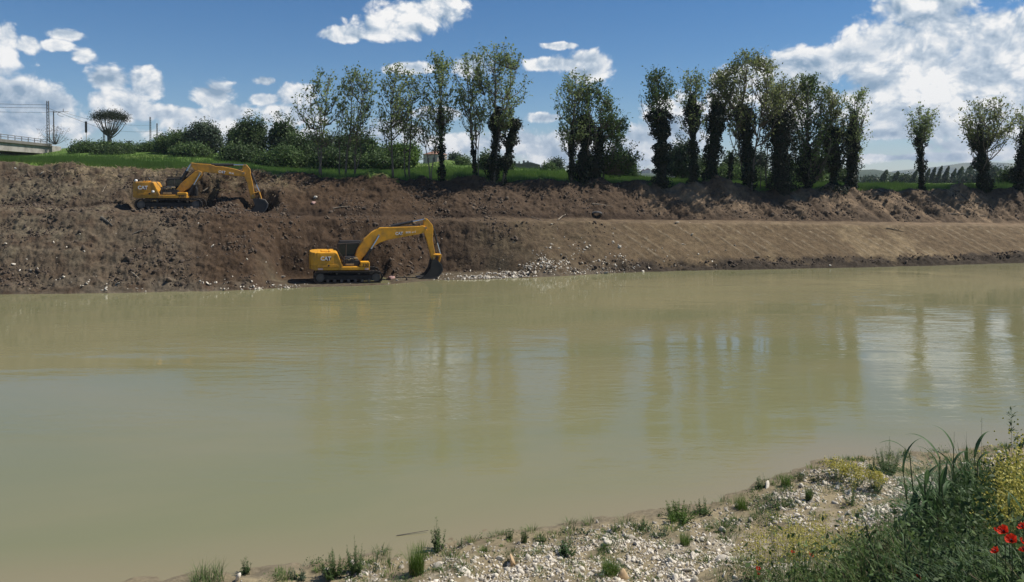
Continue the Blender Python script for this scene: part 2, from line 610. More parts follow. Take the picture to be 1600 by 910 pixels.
def far_base(a, y):
    a, y = np.asarray(a, float), np.asarray(y, float)
    w = W_at(a)
    t = y - w
    f = lambda T: np.interp(a, PA, T)
    o1, o2, o3, h1, h3 = f(O1), f(O2), f(O3), f(H1), f(H3)
    c = pxa(a)
    shelf = sst(c, 385, 450) * (1 - sst(c, 740, 860))
    s1 = 0.5 + 3.3 * shelf
    hs = 0.30 - 0.08 * shelf
    h2 = h1 + 0.18
    k = [(-3.0, -1.0 + 0 * a), (0 * a, 0 * a), (s1, hs), (o1, h1), (o2, h2), (o3, h3)]
    z = np.where(t <= 0, t * 0.35, 0.0)
    z = np.maximum(z, -2.0)
    for (t0, z0), (t1, z1) in zip(k[1:-1], k[2:]):
        z = np.where((t > t0) & (t <= t1), z0 + (z1 - z0) * (t - t0) / (t1 - t0), z)
    y3 = w + o3
    for y0, z0, y1, z1 in ((y3, h3, 85.0, f(H85)), (85.0, f(H85), 110.0, f(H110)), (110.0, f(H110), 140.0, f(H140)),
                           (140.0, f(H140), 260.0, 4.0 + 0.35 * f(H140)), (260.0, 4.0 + 0.35 * f(H140), 600.0, 5.0), (600.0, 5.0 + 0 * a, 1e5, 5.0)):
        y0 = np.maximum(y0, y3)
        y1 = np.maximum(y1, y3 + 0.01)
        z = np.where((y > y0) & (y <= y1) & (t > o3), z0 + (z1 - z0) * np.clip((y - y0) / np.maximum(y1 - y0, 0.01), 0, 1), z)
    return z, t, o1, o2, o3, shelf


MOUNDS = [(590, 0.4, 1.8, 0.75), (722, 0.5, 1.6, 0.8), (655, 0.3, 1.0, 0.4), (860, 0.2, 2.0, 0.6), (1000, -0.2, 1.6, 0.6), (1110, -0.2, 1.8, 0.7),
          (1150, -0.3, 1.3, 0.6), (1310, -0.3, 1.6, 0.6), (1500, -0.1, 2.4, 0.55), (1590, -1.0, 2.6, 0.8), (460, 0.2, 2.5, 0.35), (930, 0.0, 2.0, 0.4)]


# level pads on which the two excavators stand: near rear corner, heading, pitch
PADS = [(at(490, 444.6, 53.1), R(15), R(1.4)), (at(210, 329.5, 57.6), R(16), R(0.4))]


def far_height(a, y):
    z, t, o1, o2, o3, shelf = far_base(a, y)
    a, y = np.asarray(a, float), np.asarray(y, float)
    x = a * y
    c = pxa(a)
    bank = sst(t, -0.4, 0.6) * (1 - sst(t, o3 + 0.2, o3 + 1.5))
    upper = sst(t, o2 - 0.2, o2 + 0.8)
    smooth = (0.45 * sst(c, 720, 820) + 0.55 * sst(c, 900, 1010)) * (1 - upper) * sst(t + 0.5 * vnoise(x * 0.8, y, 19), 0.7, 1.7)
    benchm = sst(t, o1 - 0.4, o1 + 0.1) * (1 - sst(t, o2 - 0.5, o2 + 0.1))
    left = 1 - sst(c, 300, 420)
    rough = bank * (1 - 0.9 * smooth) * (1 - 0.6 * benchm * (1 - left)) * (1 - 0.75 * shelf * (1 - sst(t, 2.8, 4.2)))
    z = z + rough * (0.50 * fbm(x * 0.35, y * 0.5, 3, 3) + 0.32 * billow(x * 0.7, y * 1.3, 9, 5, 0.58) + 0.11 * fbm(x * 4.2, y * 6.0, 5, 3, 0.8))
    # gullies running down the upper slope on the right
    gul = upper * bank * sst(c, 950, 1060)
    z = z + gul * 0.55 * fbm(x * 0.9 + t * 0.55, y * 0.12, 31, 4, 0.6)
    # grooves that the bucket teeth left on the smoothed slope
    band = smooth * sst(t, 0.7, 1.3) * (1 - sst(t, o1 - 0.5, o1))
    band = band * sst(c, 880, 1000)
    ph = (x + 0.62 * t + 0.05 * t * t) / 1.15 + 0.55 * vnoise(x * 0.22, t * 0.15, 8)
    fr = ph - np.floor(ph)
    on = (vnoise(np.floor(ph) * 7.7, t * 0.35 + np.floor(ph) * 3.1, 12) > -0.06)
    rid = np.exp(-((fr - 0.5) / 0.045) ** 2) * on * (0.35 + 1.3 * np.clip(vnoise(x * 0.7, t * 1.5, 18) + 0.5, 0, 1))
    z = z + band * (0.085 * rid + 0.03 * fbm(x * 1.3, t * 2.5, 14, 4) + 0.02 * hash2(np.floor(ph), np.floor(ph) * 0, 4))
    z = z + benchm * (1 - left) * 0.06 * fbm(x * 2.0, y * 3, 44, 3)
    for px, dt, r, h in MOUNDS:
        a0 = ray(px, 290)[0]
        w0 = W_at(a0) + np.interp(a0, PA, O3) + dt
        q = ((x - a0 * w0) / r) ** 2 + ((y - w0) / (r * 0.7)) ** 2
        z = z + h * np.exp(-q) * (1 + 0.6 * fbm(x * 1.5, y * 1.5, 21, 3))
    field = sst(t, o3 + 0.5, o3 + 4)
    z = z + field * (0.18 * fbm(x * 0.25, y * 0.25, 51, 3) * np.clip((y - 60) / 40, 0.3, 3))
    for pos, yaw, pit in PADS:
        dx, dy = x - pos.x, y - pos.y
        lx, ly = dx * math.cos(yaw) + dy * math.sin(yaw), -dx * math.sin(yaw) + dy * math.cos(yaw)
        e = np.maximum(np.maximum((-2.0 if pos.x > -20 else -0.6) - lx, lx - 5.1), np.maximum(-0.15 - ly, ly - 3.35))
        k_ = 1 - sst(e, 0.0, 0.9)
        z = z * (1 - k_) + k_ * (pos.z - lx * math.tan(pit) + 0.02 + 0.05 * fbm(x * 2.2, y * 2.2, 77, 3))
        rough = rough * (1 - 0.9 * k_)
    # the hole that the upper bucket is working in
    pos, yaw, pit = PADS[1]
    hx, hy = pos.x + 9.3 * math.cos(yaw) - 1.5 * math.sin(yaw), pos.y + 9.3 * math.sin(yaw) + 1.5 * math.cos(yaw)
    k_ = 1 - sst(np.hypot((x - hx) / 1.25, y - hy + 0.7), 0.7, 1.5)
    z = z * (1 - k_) + k_ * (pos.z - 0.55 + 0.12 * fbm(x * 1.6, y * 1.6, 79, 3))
    return z, t, o1, o2, o3, shelf, rid * band, rough


def far_z(x, y):
    return float(far_height(np.array([x / y]), np.array([y]))[0][0])


def far_spot(px, off=0.0, row=290):
    """ground point in a picture column, off metres behind the top edge of the bank"""
    a = ray(px, row)[0]
    y = float(W_at(a) + np.interp(a, PA, O3)) + off
    return Vector((a * y, y, far_z(a * y, y)))


def far_at_depth(px, y, row=270):
    a = ray(px, row)[0]
    return Vector((a * y, y, far_z(a * y, y)))


def far_hit(px, row):
    """where the line of sight of a picture point meets the far bank"""
    a, b = ray(px, row)
    y = np.arange(46.0, 90.0, 0.06)
    z = far_height(np.full_like(y, a), y)[0]
    ok = np.nonzero(z >= CAM_H + b * y)[0]
    i = ok[0] if len(ok) else len(y) - 1
    return Vector((a * y[i], y[i], z[i]))


# ------------------------------------------------------------------ build the far ground sheet
aa = np.concatenate([np.linspace(-3.2, -0.80, 50)[:-1], np.linspace(-0.80, 0.86, 1050), np.linspace(0.86, 3.2, 50)[1:]])
tt = np.concatenate([[-8, -5, -3], np.arange(-1.5, 13.6, 0.095), np.arange(13.7, 20, 0.35), np.geomspace(20.5, 9500, 62)])
AA, TT = np.meshgrid(aa, tt)
YY = W_at(AA) + TT
ZZ, Tt, o1g, o2g, o3g, shg, ridg, roughg = far_height(AA, YY)
YY = YY - roughg * (0.26 * billow(AA * YY * 0.7, ZZ * 1.6 + TT * 0.5, 301, 4, 0.62) + 0.11 * fbm(AA * YY * 4.0, ZZ * 5 + TT * 2, 303, 3, 0.7))
XX = AA * YY
na, nt = len(aa), len(tt)


def grid_faces(nx, ny):
    i = np.arange(nx * ny).reshape(ny, nx)
    return np.stack([i[:-1, :-1], i[:-1, 1:], i[1:, 1:], i[1:, :-1]], -1).reshape(-1, 4)


def mixc(c, d, f):
    return c * (1 - f[..., None]) + np.array(d) * f[..., None]


CC = pxa(AA)
colr = np.zeros(AA.shape + (3,)) + np.array([0.100, 0.068, 0.044])
n_big = fbm(XX * 0.22, YY * 0.3, 61, 4)
n_mid = fbm(XX * 1.2, YY * 1.6, 62, 4)
colr = mixc(colr, (0.142, 0.110, 0.074), np.clip((1 - sst(CC, 260, 380)) * (0.75 + 1.2 * n_mid), 0, 1))
colr = mixc(colr, (0.20, 0.165, 0.108), np.clip((1 - sst(CC, 300, 420)) * sst(n_big + 0.6 * n_mid, 0.12, 0.5) * 0.7, 0, 1))
colr = mixc(colr, (0.080, 0.050, 0.029), sst(CC, 270, 340) * (1 - sst(CC, 640, 760)) * (0.7 + 0.3 * n_mid))
low = (1 - sst(TT, o1g - 0.2, o1g + 0.3))
up = sst(TT, o2g - 0.3, o2g + 0.4)
colr = mixc(colr, (0.128, 0.098, 0.060), np.clip(sst(CC, 680, 800) * low * (0.7 + n_mid), 0, 1))
# smoothed lower slope: drier, paler clay, worn unevenly
sm = (0.45 * sst(CC, 740, 860) + 0.55 * sst(CC, 900, 1030)) * low
colr = mixc(colr, (0.158, 0.112, 0.064), sm * 0.95)
colr = mixc(colr, (0.265, 0.198, 0.112), np.clip(sm * sst(n_big + 0.55 * n_mid, -0.02, 0.42) * 0.75 * sst(CC, 950, 1250), 0, 1))
colr = mixc(colr, (0.30, 0.245, 0.165), np.clip(ridg * 0.75, 0, 1))
wet = sst(CC, 900, 1000) * (1 - sst(TT + 0.9 * n_mid + 0.5 * n_big, 0.6, 1.5))
colr = mixc(colr, (0.060, 0.046, 0.032), wet)
bench = sst(TT, o1g - 0.3, o1g) * (1 - sst(TT, o2g - 0.4, o2g)) * sst(CC, 560, 1100)
colr = mixc(colr, (0.26, 0.195, 0.12), bench * (0.55 + 0.5 * n_mid).clip(0, 1))
foot = np.exp(-((TT - o2g - 0.15) / 0.35) ** 2)  # shadow under the upper slope, painted into the soil colour as a dark band
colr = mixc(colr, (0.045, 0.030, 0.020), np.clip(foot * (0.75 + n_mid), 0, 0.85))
# dry sandy spills on the upper slope
for px, row, r, k in ((1050, 293, 1.1, .9), (1080, 300, 1.0, .7), (1095, 312, 1.3, .7), (1145, 300, 1.2, .7), (1160, 318, 1.4, .55), (1245, 308, 0.9, 1.), (1250, 325, 0.8, .6),
                      (1290, 300, 1.1, .9), (1305, 318, 1.3, .7), (1335, 325, 1.2, .5), (1350, 305, 1.5, .4), (1440, 305, 2.0, .45), (1490, 310, 2.0, .8), (1515, 318, 1.6, .8),
                      (1530, 330, 1.6, .6), (1420, 325, 2.4, .35), (1580, 345, 2.0, .35), (1020, 310, 1.2, .4), (1390, 315, 2.0, .4)):
    q = far_hit(px, row)
    e = ((XX - q.x) / r) ** 2 + ((YY - q.y) / (r * 1.2)) ** 2 + 1.5 * n_mid
    colr = mixc(colr, (0.33, 0.235, 0.145), np.clip(np.exp(-np.maximum(e, 0)) * k, 0, 1))
colr = mixc(colr, (0.125, 0.092, 0.062), np.clip(up * sst(CC, 1000, 1150) * (0.35 + 0.9 * n_mid), 0, .8))
# trampled straw along the top on the left
straw = sst(TT, o3g - 2.2, o3g - 0.8) * (1 - sst(TT, o3g + 0.2, o3g + 0.9)) * (1 - sst(CC, 440, 500)) * sst(CC, 60, 140)
colr = mixc(colr, (0.26, 0.20, 0.125), np.clip(straw * (0.35 + 1.3 * n_mid), 0, 0.85))
# pebbly mud at the water line
shore = (1 - sst(TT, 0.3, 1.6)) * (1 - sst(CC, 950, 1000))
colr = mixc(colr, (0.155, 0.125, 0.088), np.clip(shore * (0.5 + 1.4 * n_mid), 0, 1))
colr = mixc(colr, (0.13, 0.105, 0.068), np.clip(shg * (1 - sst(TT, 2.8, 4.0)) * (0.75 + n_mid), 0, 1))
# grass beyond the top edge
gn = TT - o3g + 1.1 * n_mid + 0.35 * n_big
gr = sst(gn, 0.15, 0.75)
gcol = mixc(np.zeros(AA.shape + (3,)) + np.array([0.095, 0.160, 0.030]), (0.15, 0.19, 0.050), sst(fbm(XX * 0.12, YY * 0.08, 71, 4), -0.1, 0.5))
gcol = mixc(gcol, (0.065, 0.105, 0.024), 0.7 * sst(fbm(XX * 0.5, YY * 0.22, 73, 4), 0.0, 0.35))
gcol = mixc(gcol, (0.085, 0.095, 0.05), sst(YY, 150, 700))
colr = mixc(colr, (0, 0, 0), gr) + gcol * gr[..., None]
colr = colr * (gr + (1 - gr) * (0.72 + 0.08 * sst(CC, 900, 1100)))[..., None]
col4 = np.concatenate([colr, np.ones(AA.shape + (1,))], -1)
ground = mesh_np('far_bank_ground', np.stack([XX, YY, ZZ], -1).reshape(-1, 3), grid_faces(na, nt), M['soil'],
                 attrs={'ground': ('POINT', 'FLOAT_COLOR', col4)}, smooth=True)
tag(ground, kind='structure')

# ------------------------------------------------------------------ near gravel bar
NP = [(-400, 985), (100, 915), (350, 893), (480, 880), (600, 858), (700, 838), (760, 828), (880, 818), (1000, 806), (1080, 790), (1150, 771), (1220, 745), (1300, 712), (1400, 707), (1500, 703), (1600, 694), (2200, 620)]
NX, NYv = [], []
for px, row in NP:
    q = at(px, row, drow(row))
    NX.append(q.x)
    NYv.append(q.y)
NX, NYv = np.array(NX), np.array(NYv)


def near_t(x, y):
    return (np.interp(x, NX, NYv) - y) * 0.915


def near_height(x, y):
    x, y = np.asarray(x, float), np.asarray(y, float)
    t = near_t(x, y)
    z = np.interp(t, [-8, -2, 0, 3.0, 5, 14.4, 20, 60], [-3, -0.45, 0.0, 0.36, 1.05, 6.0, 6.6, 6.6])
    z = z + sst(t, -1.0, 0.6) * (0.15 * fbm(x * 0.6, y * 0.6, 81, 3) + 0.09 * fbm(x * 2, y * 2, 82, 3) + 0.02 * fbm(x * 7, y * 7, 83, 2))
    z = z + 0.55 * sst(x, 1.3, 3.4) * (1 - sst(y, 6.5, 10.5)) * sst(t, 3, 6)
    return z, t


def near_z(x, y):
    return float(near_height(np.array([x]), np.array([y]))[0][0])


def near_hit(px, row):
    a, b = ray(px, row)
    y = np.arange(1.5, 40.0, 0.02)
    z = near_height(a * y, y)[0]
    ok = np.nonzero(z <= CAM_H + b * y)[0]
    # the first place, going out, where the line of sight is at or under the ground
    below = np.nonzero(z >= CAM_H + b * y)[0]
    i = below[0] if len(below) else len(y) - 1
    return Vector((a * y[i], y[i], z[i]))


gx = np.concatenate([np.linspace(-60, -10, 40)[:-1], np.arange(-10, 24, 0.055), np.linspace(24, 90, 40)[1:]])
gt = np.concatenate([[-12, -8, -5], np.arange(-2.0, 13.0, 0.055), np.linspace(13.2, 60, 24)])
GX, GT = np.meshgrid(gx, gt)
GY = np.interp(GX, NX, NYv) - GT / 0.915
GZ, Gt = near_height(GX, GY)
nm = fbm(GX * 1.1, GY * 1.1, 91, 4)
nf = fbm(GX * 5, GY * 5, 92, 3)
gc = np.zeros(GX.shape + (3,)) + np.array([0.25, 0.205, 0.125])
gc = mixc(gc, (0.175, 0.142, 0.088), np.clip(0.5 + 1.3 * nm + nf, 0, 1))
gc = mixc(gc, (0.34, 0.30, 0.23), sst(nf + 0.5 * nm, 0.15, 0.5) * sst(Gt, 0.6, 1.6) * 0.6)
gc = mixc(gc, (0.175, 0.145, 0.095), 1 - sst(Gt + 0.8 * nm, 0.0, 0.45))
gc = mixc(gc, (0.06, 0.055, 0.03), sst(Gt, 5.5, 8) * sst(GX - 0.1 * GY, 1.0, 3.0))
g4 = np.concatenate([gc, np.ones(GX.shape + (1,))], -1)
nb = mesh_np('gravel_bar_ground', np.stack([GX, GY, GZ], -1).reshape(-1, 3), grid_faces(len(gx), len(gt))[:, ::-1], M['gravel_soil'],
             attrs={'ground': ('POINT', 'FLOAT_COLOR', g4)}, smooth=True)
tag(nb, kind='structure')

# ------------------------------------------------------------------ river
wx = np.concatenate([[-400, -200], np.linspace(-110, -45, 30), np.arange(-44, 70, 0.5), np.linspace(71, 140, 30), [250, 420]])
ws = np.linspace(0, 1, 110)
WXg, WSg = np.meshgrid(wx, ws)
yn = np.interp(WXg, NX, NYv) - 4.0


def far_shore_y(x):
    y = np.full_like(x, 55.0)
    for _ in range(12):
        y = W_at(x / y)
    return y


yf = far_shore_y(np.clip(WXg, -110, 160)) + 5.0
WYg = yn + (yf - yn) * WSg
shal = 1 - sst((WYg - yn - 4.0) + 0.9 * fbm(WXg * 0.3, WYg * 0.5, 101, 3), -0.5, 2.4)
m, N, L, p = new_mat('river_water')
atn = N.new('ShaderNodeAttribute')
atn.attribute_name = 'shallow'
tcw = N.new('ShaderNodeTexCoord')


def wn(scale, sx, sy, detail, rough=0.5, dist=0.0, rot=0.0):
    mp = N.new('ShaderNodeMapping')
    mp.inputs['Scale'].default_value = (sx, sy, 1)
    mp.inputs['Rotation'].default_value = (0, 0, rot)
    L.new(tcw.outputs['Object'], mp.inputs[0])
    n = N.new('ShaderNodeTexNoise')
    n.inputs['Scale'].default_value = scale
    n.inputs['Detail'].default_value = detail
    n.inputs['Roughness'].default_value = rough
    n.inputs['Distortion'].default_value = dist
    L.new(mp.outputs[0], n.inputs['Vector'])
    return n.outputs['Fac']


def mm(op, a, b, clamp=False):
    n = N.new('ShaderNodeMath')
    n.operation = op
    n.use_clamp = clamp
    for i, v in enumerate((a, b)):
        if isinstance(v, (int, float)):
            n.inputs[i].default_value = v
        else:
            L.new(v, n.inputs[i])
    return n.outputs[0]


def mr(v, a, b, c=0.0, d=1.0):
    n = N.new('ShaderNodeMapRange')
    n.interpolation_type = 'SMOOTHSTEP'
    L.new(v, n.inputs['Value'])
    for i, x in zip(('From Min', 'From Max', 'To Min', 'To Max'), (a, b, c, d)):
        n.inputs[i].default_value = x
    return n.outputs[0]


def mixrgb(f, a, b):
    n = N.new('ShaderNodeMix')
    n.data_type = 'RGBA'
    if isinstance(f, float):
        n.inputs['Factor'].default_value = f
    else:
        L.new(f, n.inputs['Factor'])
    for k, v in (('A', a), ('B', b)):
        if isinstance(v, tuple):
            n.inputs[k].default_value = (*v, 1)
        else:
            L.new(v, n.inputs[k])
    return n.outputs['Result']


silt = wn(0.07, 0.6, 1.6, 5, 0.6, 0.8, 0.25)
c1 = mixrgb(mr(silt, 0.35, 0.65), (0.180, 0.180, 0.092), (0.202, 0.190, 0.100))
c2 = mixrgb(atn.outputs['Fac'], c1, (0.225, 0.192, 0.112))
L.new(c2, p.inputs['Base Color'])
p.inputs['Roughness'].default_value = 0.04
p.inputs['IOR'].default_value = 1.37
patch = mr(wn(0.075, 0.7, 1.4, 3, 0.55, 0.4, 0.35), 0.40, 0.64, 0.22, 1.9)
w1 = wn(1.0, 0.55, 2.3, 2, 0.45, 0.7, 0.12)
w2 = wn(3.2, 0.7, 1.7, 3, 0.5, 0.3, -0.2)
w3 = wn(9.0, 1.0, 1.6, 2, 0.5, 0.0, 0.3)
w0 = wn(0.33, 0.5, 1.9, 2, 0.5, 1.0, 0.3)
hh = mm('ADD', mm('ADD', mm('MULTIPLY', w1, 0.0125), mm('MULTIPLY', w2, 0.0062)), mm('ADD', mm('MULTIPLY', w3, 0.0009), mm('MULTIPLY', w0, 0.014)))
hh = mm('MULTIPLY', hh, patch)
calm = mm('SUBTRACT', 1.0, mm('MULTIPLY', atn.outputs['Fac'], 0.8))
hh = mm('MULTIPLY', hh, calm)
bp = N.new('ShaderNodeBump')
bp.inputs['Strength'].default_value = 1.0
bp.inputs['Distance'].default_value = 1.0
L.new(hh, bp.inputs['Height'])
L.new(bp.outputs[0], p.inputs['Normal'])
M['water'] = m
river = mesh_np('river_water', np.stack([WXg, WYg, 0 * WXg], -1).reshape(-1, 3), grid_faces(len(wx), len(ws)), M['water'],
                attrs={'shallow': ('POINT', 'FLOAT', shal)}, smooth=True)
tag(river, kind='structure')

# ------------------------------------------------------------------ stones and clods
import bmesh


def ico(sub):
    b = bmesh.new()
    bmesh.ops.create_icosphere(b, subdivisions=sub, radius=1.0)
    v = np.array([x.co[:] for x in b.verts])
    f = np.array([[x.index for x in fc.verts] for fc in b.faces])
    b.free()
    return v, f


ICO1, ICO2 = ico(1), ico(2)


def facet(v, rng, k=9, lo=0.5, hi=0.85):
    v = v.copy()
    for _ in range(k):
        n = rng.normal(size=3)
        n /= np.linalg.norm(n)
        ov = np.maximum(0, v @ n - rng.uniform(lo, hi))
        v -= ov[:, None] * n
    return v


def rot_rand(n, rng, tilt=1.0):
    q = rng.normal(size=(n, 4))
    q[:, 0] += 2.0 * (1 - tilt)
    q /= np.linalg.norm(q, axis=1)[:, None]
    w, x, y, z = q.T
    return np.stack([1 - 2 * (y * y + z * z), 2 * (x * y - w * z), 2 * (x * z + w * y), 2 * (x * y + w * z), 1 - 2 * (x * x + z * z), 2 * (y * z - w * x),
                     2 * (x * z - w * y), 2 * (y * z + w * x), 1 - 2 * (x * x + y * y)], -1).reshape(n, 3, 3)


def stones(name, pts, size, tone, mat, rng, base=ICO1, parent=None, flat=0.58, rag=0.12, smooth=False):
    bv, bf = base
    n = len(pts)
    lib = np.stack([facet(bv, rng, 7, 0.45, 0.85) for _ in range(24)])
    bsel = lib[rng.integers(0, 24, n)]
    j = 1 + rag * rng.normal(size=(n, len(bv), 1)).clip(-1.6, 1.6)
    sc = np.stack([size * rng.uniform(0.8, 1.6, n), size * rng.uniform(0.65, 1.1, n), size * flat * rng.uniform(0.6, 1.2, n)], -1)
    V = bsel * j * sc[:, None, :] * 1.25
    V = np.einsum('nij,nkj->nki', rot_rand(n, rng, 0.45), V) + np.asarray(pts)[:, None, :]
    F = bf[None] + (np.arange(n) * len(bv))[:, None, None]
    T = np.repeat(tone, len(bv))
    return mesh_np(name, V.reshape(-1, 3), F.reshape(-1, 3), mat, parent, {'tone': ('POINT', 'FLOAT', T)}, smooth=smooth)


rng = np.random.default_rng(5)
# near bar: gravel cover
n0 = 150000
sx = rng.uniform(-5, 22, n0)
stt = rng.uniform(0.25, 10.5, n0)
sy = np.interp(sx, NX, NYv) - stt / 0.915
pden = sst(fbm(sx * 0.8, sy * 0.8, 111, 3) + 0.35 * fbm(sx * 2.6, sy * 2.6, 112, 2), -0.38, 0.18)
pden = pden * sst(stt + 0.9 * fbm(sx * 0.7, sy * 0.7, 113, 2), 0.5, 1.6) * (1 - 0.6 * sst(stt, 7, 10))
sa = sx / np.maximum(sy, 1)
keep = (rng.random(n0) < pden) & (sy > 3) & (np.abs(sa) < 0.85)
sx, sy, stt = sx[keep], sy[keep], stt[keep]
size = np.clip(rng.lognormal(math.log(0.021), 0.48, len(sx)), 0.008, 0.080)
sz = near_height(sx, sy)[0] - size * 0.05
tone = rng.uniform(0.0, 1.0, len(sx)) ** 0.75 * (0.45 + 0.55 * sst(stt, 0.4, 1.8))
big = np.argsort(-size)[:300]
small = np.setdiff1d(np.arange(len(sx)), big)
g = stones('gravel', np.stack([sx, sy, sz], -1)[small], size[small], tone[small], M['stone'], rng)
g.parent = nb
tag(g, kind='stuff')
stone_meshes = []
for k in range(14):
    o = stones('stone', np.zeros((1, 3)), np.array([1.0]), np.array([0.40 + 0.045 * k]), M['stone'], rng, ICO2, None, 0.6, 0.05)
    stone_meshes.append(o.data)
    bpy.data.objects.remove(o)
for i in big:
    o = bpy.data.objects.new('stone', stone_meshes[rng.integers(14)])
    COL.objects.link(o)
    o.parent = nb
    s_ = size[i] * 1.0
    o.scale = (s_, s_ * rng.uniform(0.8, 1.1), s_ * rng.uniform(0.7, 1.1))
    o.rotation_euler = (rng.uniform(-.3, .3), rng.uniform(-.3, .3), rng.uniform(0, 6.28))
    o.location = (sx[i], sy[i], sz[i])


def single_stone(px, row, r, mat, label, cat='stone', tone_=0.6, far=False, name='stone', flat=0.75):
    q = far_hit(px, row) if far else near_hit(px, row)
    r = r * (0.62 if far and cat == 'rock' else 0.8)
    o = stones(name, np.zeros((1, 3)), np.array([r]), np.array([tone_]), mat, rng, ICO2, None, flat * 0.85, 0.05)
    o.location = q + Vector((0, 0, r * 0.3))
    return tag(o, label, cat)


single_stone(800, 882, 0.135, M['stone_tan'], 'yellowish angular rock, largest stone on the near gravel bar')
single_stone(909, 893, 0.085, M['stone'], 'pale elongated stone left of the bright green grass tuft', tone_=0.8)
single_stone(951, 851, 0.10, M['stone'], 'flat pale stone among pebbles in the middle of the gravel bar', tone_=0.75)
single_stone(975, 905, 0.10, M['stone_tan'], 'tan rounded stone at the bottom edge below the green tuft')
single_stone(1198, 762, 0.105, M['stone'], 'rounded off-white stone near the water beside the broad-leaved weed', tone_=0.85)
single_stone(1134, 814, 0.085, M['stone'], 'grey oval stone above the white pebble patch', tone_=0.5)
single_stone(1290, 757, 0.095, M['stone'], 'flat beige stone right of the small green tufts by the water', tone_=0.7)
single_stone(372, 906, 0.10, M['stone'], 'white stone beside the sparse reedy grass at the bottom edge', tone_=0.85)
single_stone(510, 899, 0.10, M['stone'], 'white stone at the foot of the leafy weed pair', tone_=0.85)

# far bank: clods of turned soil
n0 = 70000
ca = rng.uniform(-0.72, 0.74, n0)
cy = W_at(ca) + rng.uniform(0.4, 13.0, n0)
cz, ct, co1, co2, co3, csh, _, cr_ = far_height(ca, cy)
cc = pxa(ca)
ok = (rng.random(n0) < (0.2 + 0.8 * sst(cr_, 0.3, 0.9)) * sst(fbm(ca * cy * 0.5, cy * 0.5, 131, 3), -0.3, 0.35)) & (ct < co3) & ((cr_ > 0.3))
csz = np.clip(rng.lognormal(math.log(0.042), 0.55, n0), 0.018, 0.20)
cl = stones('soil_clods', np.stack([ca * cy, cy, cz + csz * 0.2], -1)[ok], csz[ok], rng.uniform(0.05, 0.75, ok.sum()), M['clod'], rng, flat=0.8)
cl.parent = ground
tag(cl, kind='stuff')
# far bank: spill of pale rubble, and pebbles along the water line
n0 = 26000
ca = rng.uniform(-0.70, 0.30, n0)
ct = rng.uniform(0.05, 5.5, n0)
cy = W_at(ca) + ct
cc = pxa(ca)
e = ((cc - 845) / 88) ** 2 + ((ct - 0.7) / 1.25) ** 2
e2 = ((cc - 790) / 60) ** 2 + ((ct - 1.0) / 0.9) ** 2
pr = 1.0 * np.exp(-e) + 0.9 * np.exp(-e2) + 0.25 * np.exp(-(((cc - 930) / 60) ** 2 + ((ct - 2.2) / 1.2) ** 2)) + 0.30 * (cc < 480) * np.exp(-(ct / 0.75) ** 2) * sst(cc, 240, 420) + 0.06 * (cc < 480) * np.exp(-(ct / 1.0) ** 2) + 0.010
pr = pr * sst(fbm(ca * cy * 0.9, cy * 0.9, 141, 3), -0.35, 0.2)
ok = rng.random(n0) < pr
csz = np.clip(rng.lognormal(math.log(0.050), 0.45, n0), 0.022, 0.17)
P_ = np.stack([ca * cy, cy, far_height(ca, cy)[0] + csz * 0.3], -1)[ok]
csz, tn = csz[ok], rng.uniform(0.25, 1.0, ok.sum())
bigf = np.argsort(-csz)[:120]
smf = np.setdiff1d(np.arange(len(csz)), bigf)
rb = stones('rubble', P_[smf], csz[smf], tn[smf], M['stone'], rng)
rb.parent = ground
tag(rb, kind='stuff')
for i in bigf:
    o = bpy.data.objects.new('stone', stone_meshes[rng.integers(14)])
    COL.objects.link(o)
    o.parent = ground
    o.scale = (csz[i], csz[i] * rng.uniform(0.7, 1), csz[i] * rng.uniform(0.6, 0.9))
    o.rotation_euler = (rng.uniform(-.4, .4), rng.uniform(-.4, .4), rng.uniform(0, 6.28))
    o.location = P_[i]
single_stone(612, 436, 0.30, M['stone_pink'], 'pinkish boulder at the water edge right of the lower excavator', 'boulder', far=True, name='boulder')
single_stone(636, 438, 0.20, M['clod'], 'dark lump of earth by the water left of the lower bucket', 'boulder', 0.2, True, 'boulder')
single_stone(493, 311, 0.24, M['stone'], 'white rock on the upper slope right of the upper bucket', 'rock', 0.9, True, 'rock')
single_stone(490, 319, 0.28, M['stone_pink'], 'pale pink slab of rubble just below the white rock', 'rock', 0.8, True, 'rock', 0.4)
single_stone(66, 272, 0.22, M['stone'], 'white block lying on bare soil below the bridge', 'rock', 0.9, True, 'rock')
single_stone(25, 264, 0.16, M['stone'], 'small white block at the top of the slope on the far left', 'rock', 0.9, True, 'rock')
single_stone(265, 440, 0.24, M['clod'], 'grey-brown boulder near the water on the left bank', 'boulder', 0.8, True, 'boulder')
single_stone(1005, 425, 0.16, M['stone'], 'white triangular scrap at the water edge right of the rubble', 'rock', 0.95, True, 'rock')
single_stone(1297, 416, 0.18, M['stone'], 'white lump at the foot of the smoothed slope', 'rock', 0.95, True, 'rock')
single_stone(940, 421, 0.26, M['stone_tan'], 'orange-brown broken slab at the right end of the rubble spill', 'rock', 0.3, True, 'rock', 0.4)
single_stone(862, 352, 0.14, M['stone'], 'white chunk on the bench above the rubble spill', 'rock', 0.9, True, 'rock')
single_stone(968, 388, 0.20, M['stone'], 'pale broken piece high on the slope above the rubble', 'rock', 0.85, True, 'rock')

